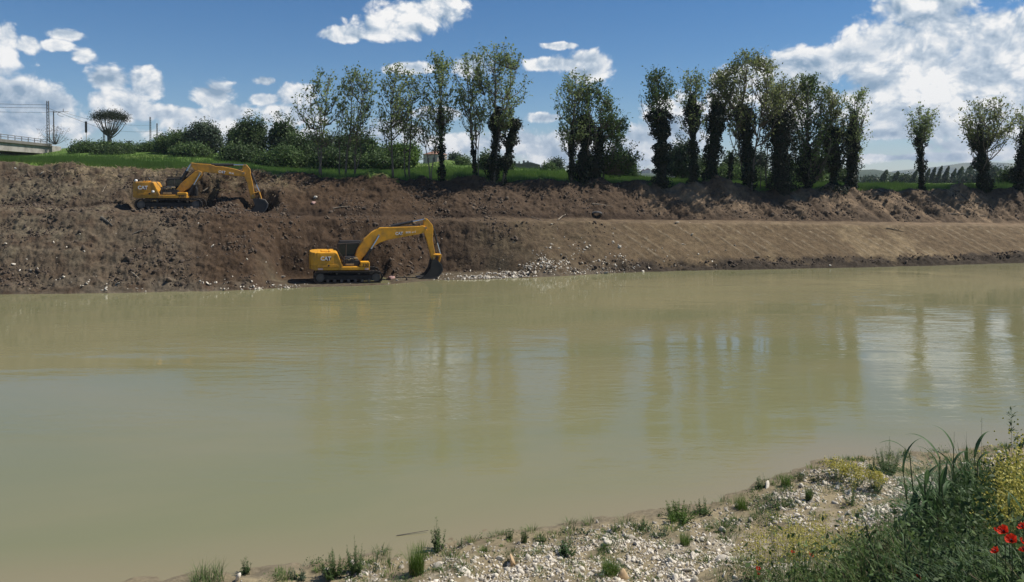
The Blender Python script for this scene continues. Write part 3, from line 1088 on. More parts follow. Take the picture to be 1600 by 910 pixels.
# ------------------------------------------------------------------ excavators
def text_mesh(name, body, size, mat, parent, origin, xdir, zdir, bold=0.02, spacing=1.0, width=1.0):
    cu = bpy.data.curves.new(name, 'FONT')
    cu.body, cu.size, cu.extrude, cu.offset, cu.space_character = body, size, 0.006, bold * size, spacing
    tmp = bpy.data.objects.new('tmp', cu)
    COL.objects.link(tmp)
    bpy.context.view_layer.update()
    me = bpy.data.meshes.new_from_object(tmp)
    bpy.data.objects.remove(tmp)
    bpy.data.curves.remove(cu)
    me.materials.clear()
    me.materials.append(mat)
    x, z = Vector(xdir).normalized(), Vector(zdir).normalized()
    y = x.cross(z) * -1.0
    mtx = Matrix(((x.x * width, z.x, y.x * -1, origin[0]), (x.y * width, z.y, y.y * -1, origin[1]), (x.z * width, z.z, y.z * -1, origin[2]), (0, 0, 0, 1)))
    me.transform(mtx)
    o = bpy.data.objects.new(name, me)
    COL.objects.link(o)
    o.parent = parent
    return o


def zslab(mb, poly, z0, z1, top_scale=1.0, cx=0.0):
    n = len(poly)
    vs = [(x, y, z0) for x, y in poly] + [(cx + (x - cx) * top_scale, y * top_scale, z1) for x, y in poly]
    fs = [tuple(range(n - 1, -1, -1)), tuple(range(n, 2 * n))] + [(i, (i + 1) % n, (i + 1) % n + n, i + n) for i in range(n)]
    return mb.add(vs, fs)


def stadium(L_, r, z0, n=10):
    pts = []
    for k in range(n + 1):
        an = -math.pi / 2 + math.pi * k / n
        pts.append((L_ - r + r * math.cos(an), z0 + r + r * math.sin(an)))
    for k in range(n + 1):
        an = math.pi / 2 + math.pi * k / n
        pts.append((r + r * math.cos(an), z0 + r + r * math.sin(an)))
    return pts


def cylinder_part(root, a, b, y, frac, rb, rr, name='hydraulic_cylinder'):
    a, b = Vector((a[0], y, a[1])), Vector((b[0], y, b[1]))
    mid = a.lerp(b, frac)
    m_ = MB()
    m_.tube([a, mid], rb, 12)
    m_.tube([mid - (b - a).normalized() * 0.10, mid], rb * 1.15, 12)
    o = m_.build(name, M['black'], root, smooth=False)
    r_ = MB()
    r_.tube([mid, b], rr, 10)
    r_.build('piston_rod', M['chrome'], o)
    return o


def logo(root, x, y, z, size, xd=(1, 0, 0), zd=(0, 0, 1)):
    """white letters over a dark red six-sided patch with a small yellow triangle"""
    x_, z_ = Vector(xd).normalized(), Vector(zd).normalized()
    o0 = Vector((x, y, z))
    h = [(1.12, -0.16), (1.95, -0.16), (2.42, 0.36), (1.95, 0.90), (1.2, 0.90), (0.8, 0.36)]
    mb = MB()
    base = [o0 + x_ * (u * size) + z_ * (v * size) for u, v in h]
    n = Vector((0, -1, 0))
    mb.add([p - n * 0.004 for p in base] + [p + n * 0.006 for p in base], [(0, 1, 2, 3, 4, 5)[::-1], (6, 7, 8, 9, 10, 11)] + [(i, (i + 1) % 6, (i + 1) % 6 + 6, i + 6) for i in range(6)])
    mb.build('logo_patch', M['red'], root)
    t = text_mesh('lettering', 'CAT', size * 1.28, M['white'], root, o0 + n * 0.013, x_, z_, bold=0.035, width=0.95)
    tr = [(0.92, 0.0), (1.32, 0.0), (1.12, 0.33)]
    mb = MB()
    base = [o0 + x_ * (u * size) + z_ * (v * size) for u, v in tr]
    mb.add([p + n * 0.012 for p in base] + [p + n * 0.024 for p in base], [(0, 1, 2)[::-1], (3, 4, 5), (0, 1, 4, 3), (1, 2, 5, 4), (2, 0, 3, 5)])
    mb.build('logo_triangle', M['yellow'], root)
    return t


def excavator(name, label, sp):
    root = empty(name)
    tag(root, label, 'excavator', 'tracked excavators on the far bank')
    cvt, Y = sp['cvt'], M[sp['paint']]
    bx_, bz_ = sp['boom_shift']
    B = lambda pts: [(x + bx_, z + bz_) for x, z in map(cvt, pts)]
    L_ = sp['track']
    for side in (-1, 1):
        y0, y1 = (-1.6, -1.0) if side < 0 else (1.0, 1.6)
        tr = empty('track')
        tr.parent = root
        outer, inner = stadium(L_, 0.43, 0.03), [(x, z) for x, z in stadium(L_ - 0.16, 0.35, 0.11)]
        inner = [(x + 0.08, z) for x, z in inner]
        n = len(outer)
        mb = MB()
        vs = [(x, y0, z) for x, z in outer] + [(x, y1, z) for x, z in outer] + [(x, y0, z) for x, z in inner] + [(x, y1, z) for x, z in inner]
        fs = []
        for i in range(n):
            j = (i + 1) % n
            fs += [(i, j, j + n, i + n), (j + 2 * n, i + 2 * n, i + 3 * n, j + 3 * n), (j, i, i + 2 * n, j + 2 * n), (i + n, j + n, j + 3 * n, i + 3 * n)]
        mb.add(vs, fs)
        # shoes with grousers all the way round
        per, acc = [], 0
        for i in range(n):
            a, b = Vector((outer[i][0], 0, outer[i][1])), Vector((outer[(i + 1) % n][0], 0, outer[(i + 1) % n][1]))
            per.append((acc, a, b))
            acc += (b - a).length
        ns = 48
        for k in range(ns):
            s_ = acc * k / ns
            seg = [q for q in per if q[0] <= s_][-1]
            d_ = (seg[2] - seg[1])
            if d_.length < 1e-5:
                continue
            p_ = seg[1] + d_.normalized() * (s_ - seg[0])
            t_ = d_.normalized()
            nrm = Vector((t_.z, 0, -t_.x))
            mtx = Matrix.Translation(p_) @ Matrix(((t_.x, 0, nrm.x, 0), (0, 1, 0, 0), (t_.z, 0, nrm.z, 0), (0, 0, 0, 1)))
            mb.box(-0.085, 0.085, y0 - 0.02, y1 + 0.02, -0.005, 0.022, mtx)
            mb.box(-0.085, -0.06, y0 - 0.02, y1 + 0.02, 0.02, 0.05, mtx)
        mb.build('track_belt', M['track'], tr)
        mb = MB()
        mb.prism([(0.55, 0.28), (L_ - 0.6, 0.28), (L_ - 0.75, 0.62), (0.7, 0.62)], y0 + 0.10, y1 - 0.06)
        mb.build('track_frame', M['track'], tr, 0.02)
        ya = y0 + 0.03 if side < 0 else y0 + 0.05
        for cx, cz, rr_ in [(0.45, 0.46, 0.30), (L_ - 0.46, 0.46, 0.30)] + [(0.98 + k * (L_ - 1.96) / 6, 0.23, 0.11) for k in range(7)] + [(1.6, 0.73, 0.075), (L_ - 1.7, 0.73, 0.075)]:
            mb = MB()
            mb.tube([(cx, ya, cz), (cx, y1 - 0.05, cz)], rr_, 14)
            mb.tube([(cx, ya - 0.03, cz), (cx, ya + 0.01, cz)], rr_ * 0.5, 10)
            mb.build('sprocket' if rr_ > 0.2 else 'track_roller', M['roller'], tr)
    mb = MB()
    mb.box(1.2, L_ - 1.2, -1.05, 1.05, 0.35, 0.72)
    mb.tube([(2.35, 0, 0.70), (2.35, 0, 0.97)], 0.78, 24)
    mb.build('undercarriage', M['track'], root, 0.02)
    # platform and housing
    xb, x1, xr, fh = sp['x_back'], sp['x_panel_top'], sp['x_panel_low'], sp['x_front']
    ht = sp['h_top']
    mb = MB()
    mb.box(xb + 0.35, fh, -1.45, 1.42, 0.97, 1.22)
    mb.build('platform', Y, root, 0.03)
    mb = MB()
    mb.prism([(xb + 0.5, 1.225), (xb + 0.5, ht), (x1, ht), (x1 + 0.12, ht - 0.08), (xr, 1.225)], -1.46, 1.40)
    mb.build('engine_housing', Y, root, 0.05)
    mb = MB()
    poly = [(xb + 0.62, -1.44), (xb + 0.62, 1.40), (xb + 0.38, 1.36), (xb + 0.12, 1.08), (xb + 0.0, 0.55), (xb - 0.03, 0), (xb + 0.0, -0.58), (xb + 0.12, -1.12), (xb + 0.36, -1.40)][::-1]
    zslab(mb, poly, 1.02, 1.30, 1.0)
    zslab(mb, poly, 1.303, ht - 0.12, 1.0)
    zslab(mb, poly, ht - 0.118, ht - 0.01, 0.97, xb + 0.6)
    mb.build('counterweight', Y, root, 0.03)
    mb = MB()
    mb.box(xb + 0.75, x1 - 0.15, -1.478, -1.455, 1.45, ht - 0.09)
    mb.build('side_door', Y, root, 0.01)
    mb = MB()
    mb.box(xb + 0.55, xr - 0.05, -1.482, -1.455, 1.225, 1.42)
    mb.build('lower_panel', Y, root, 0.015)
    mb = MB()
    mb.prism([(x1 - 0.02, ht - 0.05), (x1 + 0.09, ht - 0.10), (xr + 0.02, 1.225), (xr - 0.10, 1.225)], -1.49, -1.455)
    mb.build('panel_edge', Y, root, 0.01)
    mb = MB()
    mb.tube([(xb + 1.35, -1.486, 1.32), (xb + 1.35, -1.478, 1.32)], 0.07, 12)
    mb.build('filler_cap', M['black'], root)
    mb = MB()
    mb.box(xb + 0.8, x1 - 0.35, -0.95, 0.2, ht, ht + 0.07)
    mb.build('engine_cover', Y, root, 0.03)
    mb = MB()
    mb.tube([(x1 - 0.55, 0.55, ht), (x1 - 0.55, 0.55, ht + 0.22), (x1 - 0.63, 0.55, ht + 0.30)], 0.06, 10)
    mb.build('exhaust_pipe', M['black'], root)
    mb = MB()
    mb.tube([(x1 - 0.5, -1.35, ht), (x1 - 0.5, -1.35, ht + 0.35), (x1 + 0.02, -1.35, ht + 0.35), (xr + 0.10, -1.35, 1.75), (xr + 0.12, -1.35, 1.25)], 0.022, 6)
    mb.build('handrail', M['black'], root)
    # valve block and hoses in the gap behind the boom
    mb = MB()
    mb.box(xr - 0.02, fh - 0.7, -1.05, 0.2, 1.222, 1.62)
    mb.box(xr + 0.15, fh - 1.0, -0.85, 0.1, 1.62, 1.86)
    for k in range(6):
        mb.tube([(xr + 0.1 + 0.13 * k, -1.15, 1.25), (xr + 0.15 + 0.12 * k, -1.1, 1.72 + 0.05 * (k % 3)), (xr + 0.5 + 0.1 * k, -0.6, 1.9)], 0.03, 6)
    mb.build('valve_block', M['black'], root)
    mb = MB()
    for k in range(3):
        mb.tube([(xr + 0.25 + 0.26 * k, -1.0, 1.70 + 0.05 * k), (xr + 0.55 + 0.26 * k, -1.02, 1.66 + 0.07 * k)], 0.045, 8)
    mb.box(xr + 0.2, xr + 0.8, -1.2, -1.08, 1.30, 1.42)
    mb.build('hydraulic_lines', M['stone_pipe'], root)
    mb = MB()
    mb.prism([(sp['x_box'], 1.222), (sp['x_box'], sp['h_box']), (fh - 0.05, sp['h_box']), (fh + 0.01, sp['h_box'] - 0.08), (fh + 0.01, 1.222)], -1.46, -0.72)
    mb.build('tool_box', Y, root, 0.03)
    if sp['reflect']:
        for xa, xz in ((xb + 0.6, xb + 0.95), (fh - 0.34, fh - 0.06)):
            mb = MB()
            mb.box(xa, xz, -1.462, -1.448, 1.0, 1.13)
            mb.build('reflector', M['pink'], root)
    # cab on the far side of the boom
    cx, ch = sp['cab_x'], sp['cab_h']
    prof = [(cx, 1.222), (cx - 0.03, ch - 0.35), (cx + 0.10, ch - 0.06), (cx + 0.25, ch - 0.02), (cx + 1.62, ch), (cx + 1.78, ch - 0.12), (cx + 2.15, 1.95), (cx + 2.28, 1.70), (cx + 2.28, 1.10)]
    mb = MB()
    mb.prism(prof, 0.32, 1.38)
    cab = mb.build('cab', M['black'], root, 0.04)
    cab_ = [(cx + 0.12, 1.75), (cx + 0.12, ch - 0.22), (cx + 0.62, ch - 0.20), (cx + 0.62, 1.75)]
    for poly in ([(cx + 0.10, 1.85), (cx + 0.14, ch - 0.24), (cx + 0.58, ch - 0.20), (cx + 0.58, 1.85)], [(cx + 0.68, 1.85), (cx + 0.68, ch - 0.19), (cx + 1.60, ch - 0.17), (cx + 1.98, 2.0), (cx + 2.02, 1.85)]):
        mb = MB()
        mb.prism(poly, 0.30, 0.318)
        mb.build('window', M['glass'], cab)
    mb = MB()
    mb.box(cx + 0.15, cx + 1.7, 0.30, 1.36, ch + 0.0, ch + 0.045)
    mb.build('roof', M['black'], cab, 0.02)
    mb = MB()
    mb.tube([(cx + 1.6, 0.29, ch - 0.1), (cx + 2.14, 0.29, 1.86), (cx + 2.2, 0.29, 1.3)], 0.03, 6)
    mb.tube([(cx + 0.63, 0.29, ch - 0.1), (cx + 0.63, 0.29, 1.3)], 0.03, 6)
    mb.tube([(cx + 0.05, 0.29, ch - 0.12), (cx + 1.6, 0.29, ch - 0.07)], 0.03, 6)
    mb.build('window_frame', M['roller'], cab)
    # boom
    for poly, w in sp['boom']:
        mb = MB()
        mb.prism(B(poly), -0.08 - w / 2, -0.08 + w / 2)
        bo = mb.build('boom', Y, root, 0.035)
    for path in sp['pipes']:
        q = B(path)
        mb = MB()
        for yy in (-0.28, -0.16):
            mb.tube([(x, yy, z) for x, z in q], 0.028, 6)
        mb.build('hose', M['black'], root)
    for c in sp['pins']:
        (x, z), = B([c[:2]])
        mb = MB()
        mb.tube([(x, -0.08 - c[3], z), (x, -0.08 + c[3], z)], c[2], 14)
        mb.build('pivot_pin', M['stone_pipe'], root)
    for poly, w in sp['stick']:
        mb = MB()
        mb.prism(B(poly), -0.08 - w / 2, -0.08 + w / 2)
        mb.build('stick', Y, root, 0.03)
    for a, b, yy, fr, rb, rr_ in sp['cyl']:
        (pa, pb) = B([a, b])
        cylinder_part(root, pa, pb, -0.08 + yy, fr, rb, rr_)
    for a, b, w in sp['links']:
        pa, pb = B([a, b])
        mb = MB()
        for yy in (-0.08 - 0.2, -0.08 + 0.16):
            mb.tube([(pa[0], yy, pa[1]), (pb[0], yy, pb[1])], w, 8)
        mb.build('bucket_link', Y, root)
    # bucket
    side, shell, wd, bm_ = B(sp['bucket']), B(sp['shell']), sp['bucket_w'], M[sp['bucket_mat']]
    bk = empty('bucket')
    bk.parent = root
    for yy in (-0.08 - wd / 2, -0.08 + wd / 2 - 0.04):
        mb = MB()
        mb.prism(side, yy, yy + 0.04)
        mb.build('side_plate', M['bucket_dark'], bk)
    mb = MB()
    n = len(shell)
    cxm, czm = sum(p[0] for p in side) / len(side), sum(p[1] for p in side) / len(side)
    inner = [(x + (cxm - x) * 0.10, z + (czm - z) * 0.10) for x, z in shell]
    vs = []
    for yy in (-0.08 - wd / 2 - 0.02, -0.08 + wd / 2 + 0.02):
        vs += [(x, yy, z) for x, z in shell] + [(x, yy, z) for x, z in inner]
    fs = []
    for i in range(n - 1):
        fs += [(i, i + 1, i + 1 + 2 * n, i + 2 * n), (i + 1 + n, i + n, i + 3 * n, i + 1 + 3 * n), (i + 1, i, i + n, i + 1 + n), (i + 2 * n, i + 1 + 2 * n, i + 1 + 3 * n, i + 3 * n)]
    fs += [(0, 2 * n, 3 * n, n), (n - 1, 2 * n - 1, 4 * n - 1, 3 * n - 1)]
    mb.add(vs, fs)
    mb.build('bucket_shell', bm_, bk)
    tip, prv = Vector((shell[-1][0], 0, shell[-1][1])), Vector((shell[-2][0], 0, shell[-2][1]))
    dr = (tip - prv).normalized()
    for k in range(5):
        yy = -0.08 - wd / 2 + 0.08 + k * (wd - 0.16) / 4
        mb = MB()
        mb.tube([tip - dr * 0.05 + Vector((0, yy, 0)), tip + dr * 0.2 + Vector((0, yy, 0))], [0.06, 0.02], 6)
        mb.build('tooth', bm_, bk)
    # markings
    for x, z, s_, yy, ang in sp['logos']:
        (lx, lz) = cvt((x, z)) if yy < -1 else B([(x, z)])[0]
        logo(root, lx, yy, lz, s_, (math.cos(ang), 0, math.sin(ang)), (-math.sin(ang), 0, math.cos(ang)))
    for body, x, z, s_, yy, ang, mt in sp['texts']:
        (lx, lz) = cvt((x, z)) if yy < -1 else B([(x, z)])[0]
        text_mesh('lettering', body, s_, M[mt], root, (lx, yy, lz), (math.cos(ang), 0, math.sin(ang)), (-math.sin(ang), 0, math.cos(ang)), bold=0.02)
    for x, y, z in sp.get('beacons', []):
        mb = MB()
        mb.tube([(x, y, z), (x, y, z + 0.05), (x, y, z + 0.15), (x, y, z + 0.19)], [0.05, 0.12, 0.11, 0.04], 12)
        mb.build('beacon', M['white'], root, smooth=True)
    pos, yaw, pit = sp['pose']
    root.rotation_mode = 'XYZ'
    rot = Matrix.Rotation(yaw, 4, 'Z') @ Matrix.Rotation(pit, 4, 'Y')
    root.matrix_world = Matrix.Translation(pos + rot.to_3x3() @ Vector((0, 1.6, 0))) @ rot
    return root


M['stone_pipe'] = paint('dusty_fitting', (0.36, 0.27, 0.14), 0.6, grime=0.6)
M['bucket_dark'] = paint('bucket_side_black', (0.022, 0.021, 0.02), 0.5, grime=0.5, gcol=(0.05, 0.042, 0.034), scale=2.5)

low = dict(
    cvt=lambda p: ((p[0] - 245) / 133.6, (770 - p[1]) / 133.6), paint='yellow', boom_shift=(0.13, -0.2), track=4.88,
    x_back=-0.32, x_panel_top=1.52, x_panel_low=2.02, x_front=3.93, h_top=2.27, x_box=3.28, h_box=1.58, reflect=True,
    cab_x=1.68, cab_h=2.90,
    boom=[([(625, 560), (618, 500), (640, 425), (700, 325), (775, 255), (850, 208), (905, 204), (1240, 190), (1285, 180), (1322, 200), (1330, 228), (1312, 250), (1240, 272), (1060, 303), (930, 330), (860, 356), (815, 385), (765, 430), (690, 515), (655, 560)], 0.62)],
    pipes=[[(650, 470), (700, 345), (850, 200), (960, 196), (1240, 184)]],
    pins=[(848, 285, 0.10, 0.36), (960, 195, 0.08, 0.2), (1318, 205, 0.09, 0.36), (1310, 120, 0.08, 0.27), (1405, 515, 0.07, 0.28), (1480, 480, 0.07, 0.24), (640, 530, 0.12, 0.40)],
    stick=[([(1296, 118), (1312, 108), (1335, 115), (1388, 178), (1396, 215), (1393, 290), (1392, 330), (1412, 425), (1425, 500), (1415, 530), (1388, 528), (1375, 480), (1330, 322), (1305, 262), (1296, 200)], 0.42)],
    cyl=[((960, 195), (1308, 120), 0.0, 0.66, 0.115, 0.06), ((1392, 190), (1480, 480), 0.0, 0.58, 0.085, 0.05), ((700, 545), (848, 288), -0.42, 0.50, 0.11, 0.055), ((700, 545), (848, 288), 0.42, 0.50, 0.11, 0.055)],
    links=[((1400, 478), (1480, 480), 0.06), ((1480, 480), (1462, 556), 0.055)],
    bucket=[(1385, 520), (1440, 532), (1482, 570), (1494, 625), (1455, 688), (1390, 714), (1262, 708), (1330, 668), (1366, 610), (1375, 560)],
    shell=[(1440, 532), (1482, 570), (1496, 625), (1478, 665), (1452, 692), (1390, 716), (1320, 716), (1262, 708)],
    bucket_w=1.35, bucket_mat='bucket',
    logos=[(306, 542, 0.30, -1.487, 0.0), (1012, 278, 0.235, -0.395, R(3))],
    texts=[('M.M. s.r.l', 1116, 262, 0.20, -0.40, R(5), 'white'), ('330', 700, 604, 0.30, -1.475, 0.0, 'black')],
)
up_ = dict(
    cvt=lambda p: ((p[0] - 185) / 127.9, (615 - p[1]) / 127.9), paint='yellow_dull', boom_shift=(-0.12, -0.2), track=4.85,
    x_back=-0.30, x_panel_top=1.25, x_panel_low=1.76, x_front=3.72, h_top=2.24, x_box=3.02, h_box=1.42, reflect=False,
    cab_x=1.95, cab_h=2.62,
    boom=[([(530, 445), (545, 400), (600, 320), (735, 195), (770, 182), (805, 195), (808, 235), (790, 262), (720, 340), (590, 430), (560, 455)], 0.62),
          ([(692, 112), (705, 102), (745, 110), (880, 118), (940, 138), (1000, 140), (1120, 162), (1200, 188), (1228, 210), (1222, 232), (1200, 242), (1120, 236), (1000, 222), (925, 208), (870, 205), (830, 196), (800, 212), (770, 200), (735, 180), (712, 150)], 0.56)],
    pipes=[[(560, 400), (640, 265), (735, 190)], [(745, 104), (880, 112), (1000, 132), (1180, 180)]],
    pins=[(788, 214, 0.13, 0.36), (700, 115, 0.08, 0.3), (1210, 205, 0.09, 0.34), (1225, 122, 0.08, 0.27), (1300, 445, 0.07, 0.28), (545, 425, 0.16, 0.40), (1362, 400, 0.06, 0.24)],
    stick=[([(1200, 125), (1218, 112), (1240, 120), (1274, 165), (1280, 230), (1296, 300), (1312, 400), (1325, 455), (1318, 478), (1280, 475), (1264, 400), (1240, 300), (1212, 240), (1196, 165)], 0.42)],
    cyl=[((890, 122), (1222, 122), 0.0, 0.66, 0.115, 0.06), ((1284, 205), (1362, 395), 0.0, 0.62, 0.085, 0.05), ((670, 440), (788, 222), -0.42, 0.5, 0.11, 0.055), ((670, 440), (788, 222), 0.42, 0.5, 0.11, 0.055),
         ((605, 285), (695, 125), -0.22, 0.6, 0.11, 0.06), ((605, 285), (695, 125), 0.22, 0.6, 0.11, 0.06)],
    links=[((1305, 420), (1362, 400), 0.055), ((1362, 400), (1385, 480), 0.05)],
    bucket=[(1290, 470), (1370, 468), (1440, 488), (1474, 535), (1468, 575), (1440, 605), (1420, 650), (1382, 664), (1300, 640), (1220, 612), (1290, 600), (1320, 560), (1300, 500)],
    shell=[(1370, 468), (1440, 488), (1476, 535), (1468, 580), (1440, 620), (1420, 652), (1382, 666), (1300, 642), (1220, 612)],
    bucket_w=1.2, bucket_mat='bucket_pale',
    logos=[(214, 402, 0.29, -1.487, 0.0), (962, 205, 0.22, -0.365, R(-7))],
    texts=[('M.M.', 1064, 214, 0.20, -0.368, R(-9), 'white'), ('330', 582, 484, 0.28, -1.475, 0.0, 'black')],
    beacons=[(0.05, -1.2, 2.235), (1.3, -1.43, 1.38)],
)
sc_ = lambda pts: [(1345 + (x - 1345) * 0.84, 470 + (z - 470) * 0.88) for x, z in pts]
up_['bucket'], up_['shell'] = sc_(up_['bucket']), sc_(up_['shell'])
low['pose'] = (PADS[0][0], PADS[0][1], PADS[0][2])
up_['pose'] = (PADS[1][0], PADS[1][1], PADS[1][2])
excavator('excavator', 'bright yellow excavator at the water edge digging with a black bucket', low)
excavator('excavator', 'dusty yellow excavator on the upper bench with a two-piece boom and pale bucket', up_)


# ------------------------------------------------------------------ railway: bridge, masts, wires, signs
def obox(mb, A, Bp, w0, w1, z0a, z1a, z0b, z1b):
    """box along A-B (plan), from w0 to w1 behind that line, with its own heights at each end"""
    d = Vector((Bp.x - A.x, Bp.y - A.y, 0)).normalized()
    n = Vector((-d.y, d.x, 0))
    vs = []
    for P_, z0, z1 in ((A, z0a, z1a), (Bp, z0b, z1b)):
        for w in (w0, w1):
            for z in (z0, z1):
                q = P_ + n * w
                vs.append((q.x, q.y, z))
    return mb.add(vs, [(0, 1, 5, 4), (2, 6, 7, 3), (0, 4, 6, 2), (1, 3, 7, 5), (0, 2, 3, 1), (4, 5, 7, 6)])


br = empty('railway_bridge', at(30, 236, 118))
tag(br, 'weathered concrete railway bridge deck with steel railing at the left edge', 'bridge')


def bpart(mb, name, mat, bevel=0.0):
    o = mb.build(name, mat, br, bevel)
    o.matrix_parent_inverse = Matrix.Translation(-br.location)
    return o


fa, fb = (0, 114.0), (78, 128.0)


def brz(px, ra, rb):
    """height along the bridge from the picture rows at its two known ends"""
    za, zb = at(fa[0], ra, fa[1]), at(fb[0], rb, fb[1])
    return za, zb


def ext(a, b, k):
    return a + (b - a) * k


def bseg(mb, ra0, ra1, rb0, rb1, w0, w1, k0=-2.2, k1=1.0):
    a0, b0_ = brz(0, ra0, rb0)
    a1, b1_ = brz(0, ra1, rb1)
    A0, B0 = ext(a0, b0_, k0), ext(a0, b0_, k1)
    A1, B1 = ext(a1, b1_, k0), ext(a1, b1_, k1)
    return obox(mb, A0, B0, w0, w1, A0.z, A1.z, B0.z, B1.z)


mb = MB()
bseg(mb, 235.5, 222.5, 241.0, 229.8, 0.0, 7.0)
bpart(mb, 'deck', M['concrete'], 0.03)
mb = MB()
bseg(mb, 222.4, 217.5, 229.7, 225.5, -0.35, 1.0)
bpart(mb, 'parapet', M['concrete_dark'], 0.03)
mb = MB()
bseg(mb, 222.4, 216.5, 229.7, 224.5, 1.2, 6.6)
bpart(mb, 'ballast', M['concrete_dark'])
mb = MB()
bseg(mb, 262.0, 236.0, 262.0, 241.5, 7.2, 8.2)
bpart(mb, 'dark_backing', M['concrete_dark'])  # dark concrete box added behind the void to darken the space under the deck
for ra, rb in ((209.6, 219.5), (213.2, 222.3)):
    a, b = at(0, ra, 114.0), at(78, rb, 128.0)
    mb = MB()
    mb.tube([ext(a, b, -2.2), ext(a, b, 0.95)], 0.05, 6)
    bpart(mb, 'handrail', M['galv'])
for k in np.linspace(-0.9, 0.93, 15):
    a, b = ext(at(0, 209.4, 114.0), at(78, 219.3, 128.0), k), ext(at(0, 219.0, 114.0), at(78, 226.6, 128.0), k)
    mb = MB()
    mb.tube([b, a], 0.055, 6)
    bpart(mb, 'railing_post', M['galv'])
ab = empty('bridge_abutment', at(88, 250, 128))
tag(ab, 'grey concrete abutment with a sloping wing wall at the right end of the bridge', 'abutment')
mb = MB()
A_, B_ = at(77, 250, 127.6), at(91, 250, 131.5)
zt = at(80, 228.0, 128).z
obox(mb, A_, B_, -0.5, 7.5, 9.0, zt, 9.0, zt)
o = mb.build('front_block', M['concrete'], ab, 0.04)
o.matrix_parent_inverse = Matrix.Translation(-ab.location)
mb = MB()
C_ = at(113, 252, 135.0)
obox(mb, B_, C_, -0.4, 0.6, 9.0, zt - 0.4, 9.0, at(113, 250, 135).z)
o = mb.build('wing_wall', M['concrete'], ab, 0.03)
o.matrix_parent_inverse = Matrix.Translation(-ab.location)
mb = MB()
D_ = at(70.5, 250, 125.8)
obox(mb, D_, A_, -0.45, 1.5, 9.0, 9.6, 9.0, at(77, 241.5, 127.6).z - 0.02)
o = mb.build('buttress', M['concrete'], ab, 0.03)
o.matrix_parent_inverse = Matrix.Translation(-ab.location)


def mast(px, rt, rb, d, w, label, lattice=True, arm=False, name='catenary_mast'):
    base, top = at(px, rb, d), at(px, rt, d)
    base.x = top.x = at(px, (rt + rb) / 2, d).x
    h = top.z - base.z
    root = empty(name, base)
    tag(root, label, 'mast', 'overhead line masts along the railway')
    if lattice:
        for s in (-1, 1):
            mb = MB()
            mb.tube([(s * w / 2, 0, 0), (s * w / 2 * 0.75, 0, h)], 0.075, 6)
            mb.build('upright', M['galv'], root)
        mb = MB()
        n = max(5, int(h / 0.55))
        for k in range(n):
            s = 1 if k % 2 else -1
            za, zb = h * k / n, h * (k + 1) / n
            mb.tube([(-s * w / 2 * (1 - .25 * za / h), 0, za), (s * w / 2 * (1 - .25 * zb / h), 0, zb)], 0.035, 4)
        mb.build('lacing', M['galv'], root)
    else:
        mb = MB()
        mb.tube([(0, 0, 0), (0, 0, h)], [w / 2, w / 2 * 0.8], 8)
        mb.build('post', M['galv'], root)
    if arm:
        mb = MB()
        z = h * 0.98
        mb.tube([(-1.0, 0, z), (2.7, 0, z)], 0.045, 6)
        mb.tube([(0, 0, z - 0.1), (1.8, 0, z + 0.0)], 0.035, 6)
        mb.tube([(1.75, 0, z - 0.02), (1.75, 0, z + 0.55)], 0.05, 6)
        mb.tube([(1.75, 0, z + 0.05), (0.9, 0, z - 0.12), (0.7, 0, z - 0.45), (1.1, 0, z - 0.75), (1.75, 0, z - 0.82)], 0.04, 6)
        mb.build('cantilever_arm', M['galv'], root)
    return root


mast(75, 158, 223, 130, 0.42, 'tall lattice mast at the right end of the bridge railing')
mast(84, 174, 223, 134, 0.24, 'slim pole with a cantilever arm right of the tall lattice mast', False, True)
mast(162.5, 198, 230, 150, 0.32, 'short mast half hidden behind the umbrella pine trunk')
mast(235, 183, 228, 185, 0.32, 'taller of the two masts right of the umbrella pine')
mast(245.5, 193, 228, 215, 0.30, 'shorter rear one of the two masts right of the pine')
q = at(135, 226, 140)
sg = empty('railway_signal', q)
tag(sg, 'narrow dark signal board on a thin pale pole left of the pine', 'signal')
h = at(135, 190, 140).z - q.z
mb = MB()
mb.tube([(0, 0, 0), (0, 0, h - 0.2)], 0.06, 6)
mb.build('post', M['concrete'], sg)
mb = MB()
mb.box(-0.19, 0.19, -0.12, 0.05, h - 2.1, h)
mb.build('board', M['black'], sg, 0.03)
q = at(202, 232, 138)
xs = empty('crossing_sign', q)
tag(xs, 'small x-shaped level crossing sign on a short post', 'sign')
mb = MB()
hz = at(202, 223, 138).z - q.z
mb.tube([(0, 0, 0), (0, 0, hz)], 0.06, 6)
mb.build('post', M['galv'], xs)
for s in (-1, 1):
    mb = MB()
    mb.box(-0.66, 0.66, -0.03 - 0.02 * s, 0.0 - 0.02 * s, -0.09, 0.09, Matrix.Translation((0, -0.08, hz)) @ Matrix.Rotation(s * R(28), 4, 'Y'))
    mb.build('cross_board', M['galv'], xs)


def wire(pts, r, label):
    mb = MB()
    P_ = []
    for i in range(len(pts) - 1):
        a, b = Vector(pts[i]), Vector(pts[i + 1])
        n = 8
        for k in range(n + (i == len(pts) - 2)):
            s = k / n
            q = a.lerp(b, s)
            q.z -= 4 * s * (1 - s) * (b - a).length * 0.006
            P_.append(q)
    mb.tube(P_, r, 4)
    o = mb.build('overhead_wire', M['black'])
    return tag(o, label, 'wire', 'overhead wires along the railway')


wire([at(-260, 150, 92), at(75, 164.0, 130)], 0.028, 'uppermost overhead wire running left from the tall mast')
wire([at(-260, 156, 92), at(75, 169, 130), at(162, 202, 150), at(245, 205, 215)], 0.028, 'long overhead wire passing the masts towards the right')
wire([at(-260, 164, 92), at(75, 176, 130)], 0.022, 'lowest overhead wire running left from the tall mast')
wire([at(100, 176, 134), at(162, 192, 150), at(235, 196, 185)], 0.022, 'wire from the cantilever arm to the masts behind the pine')

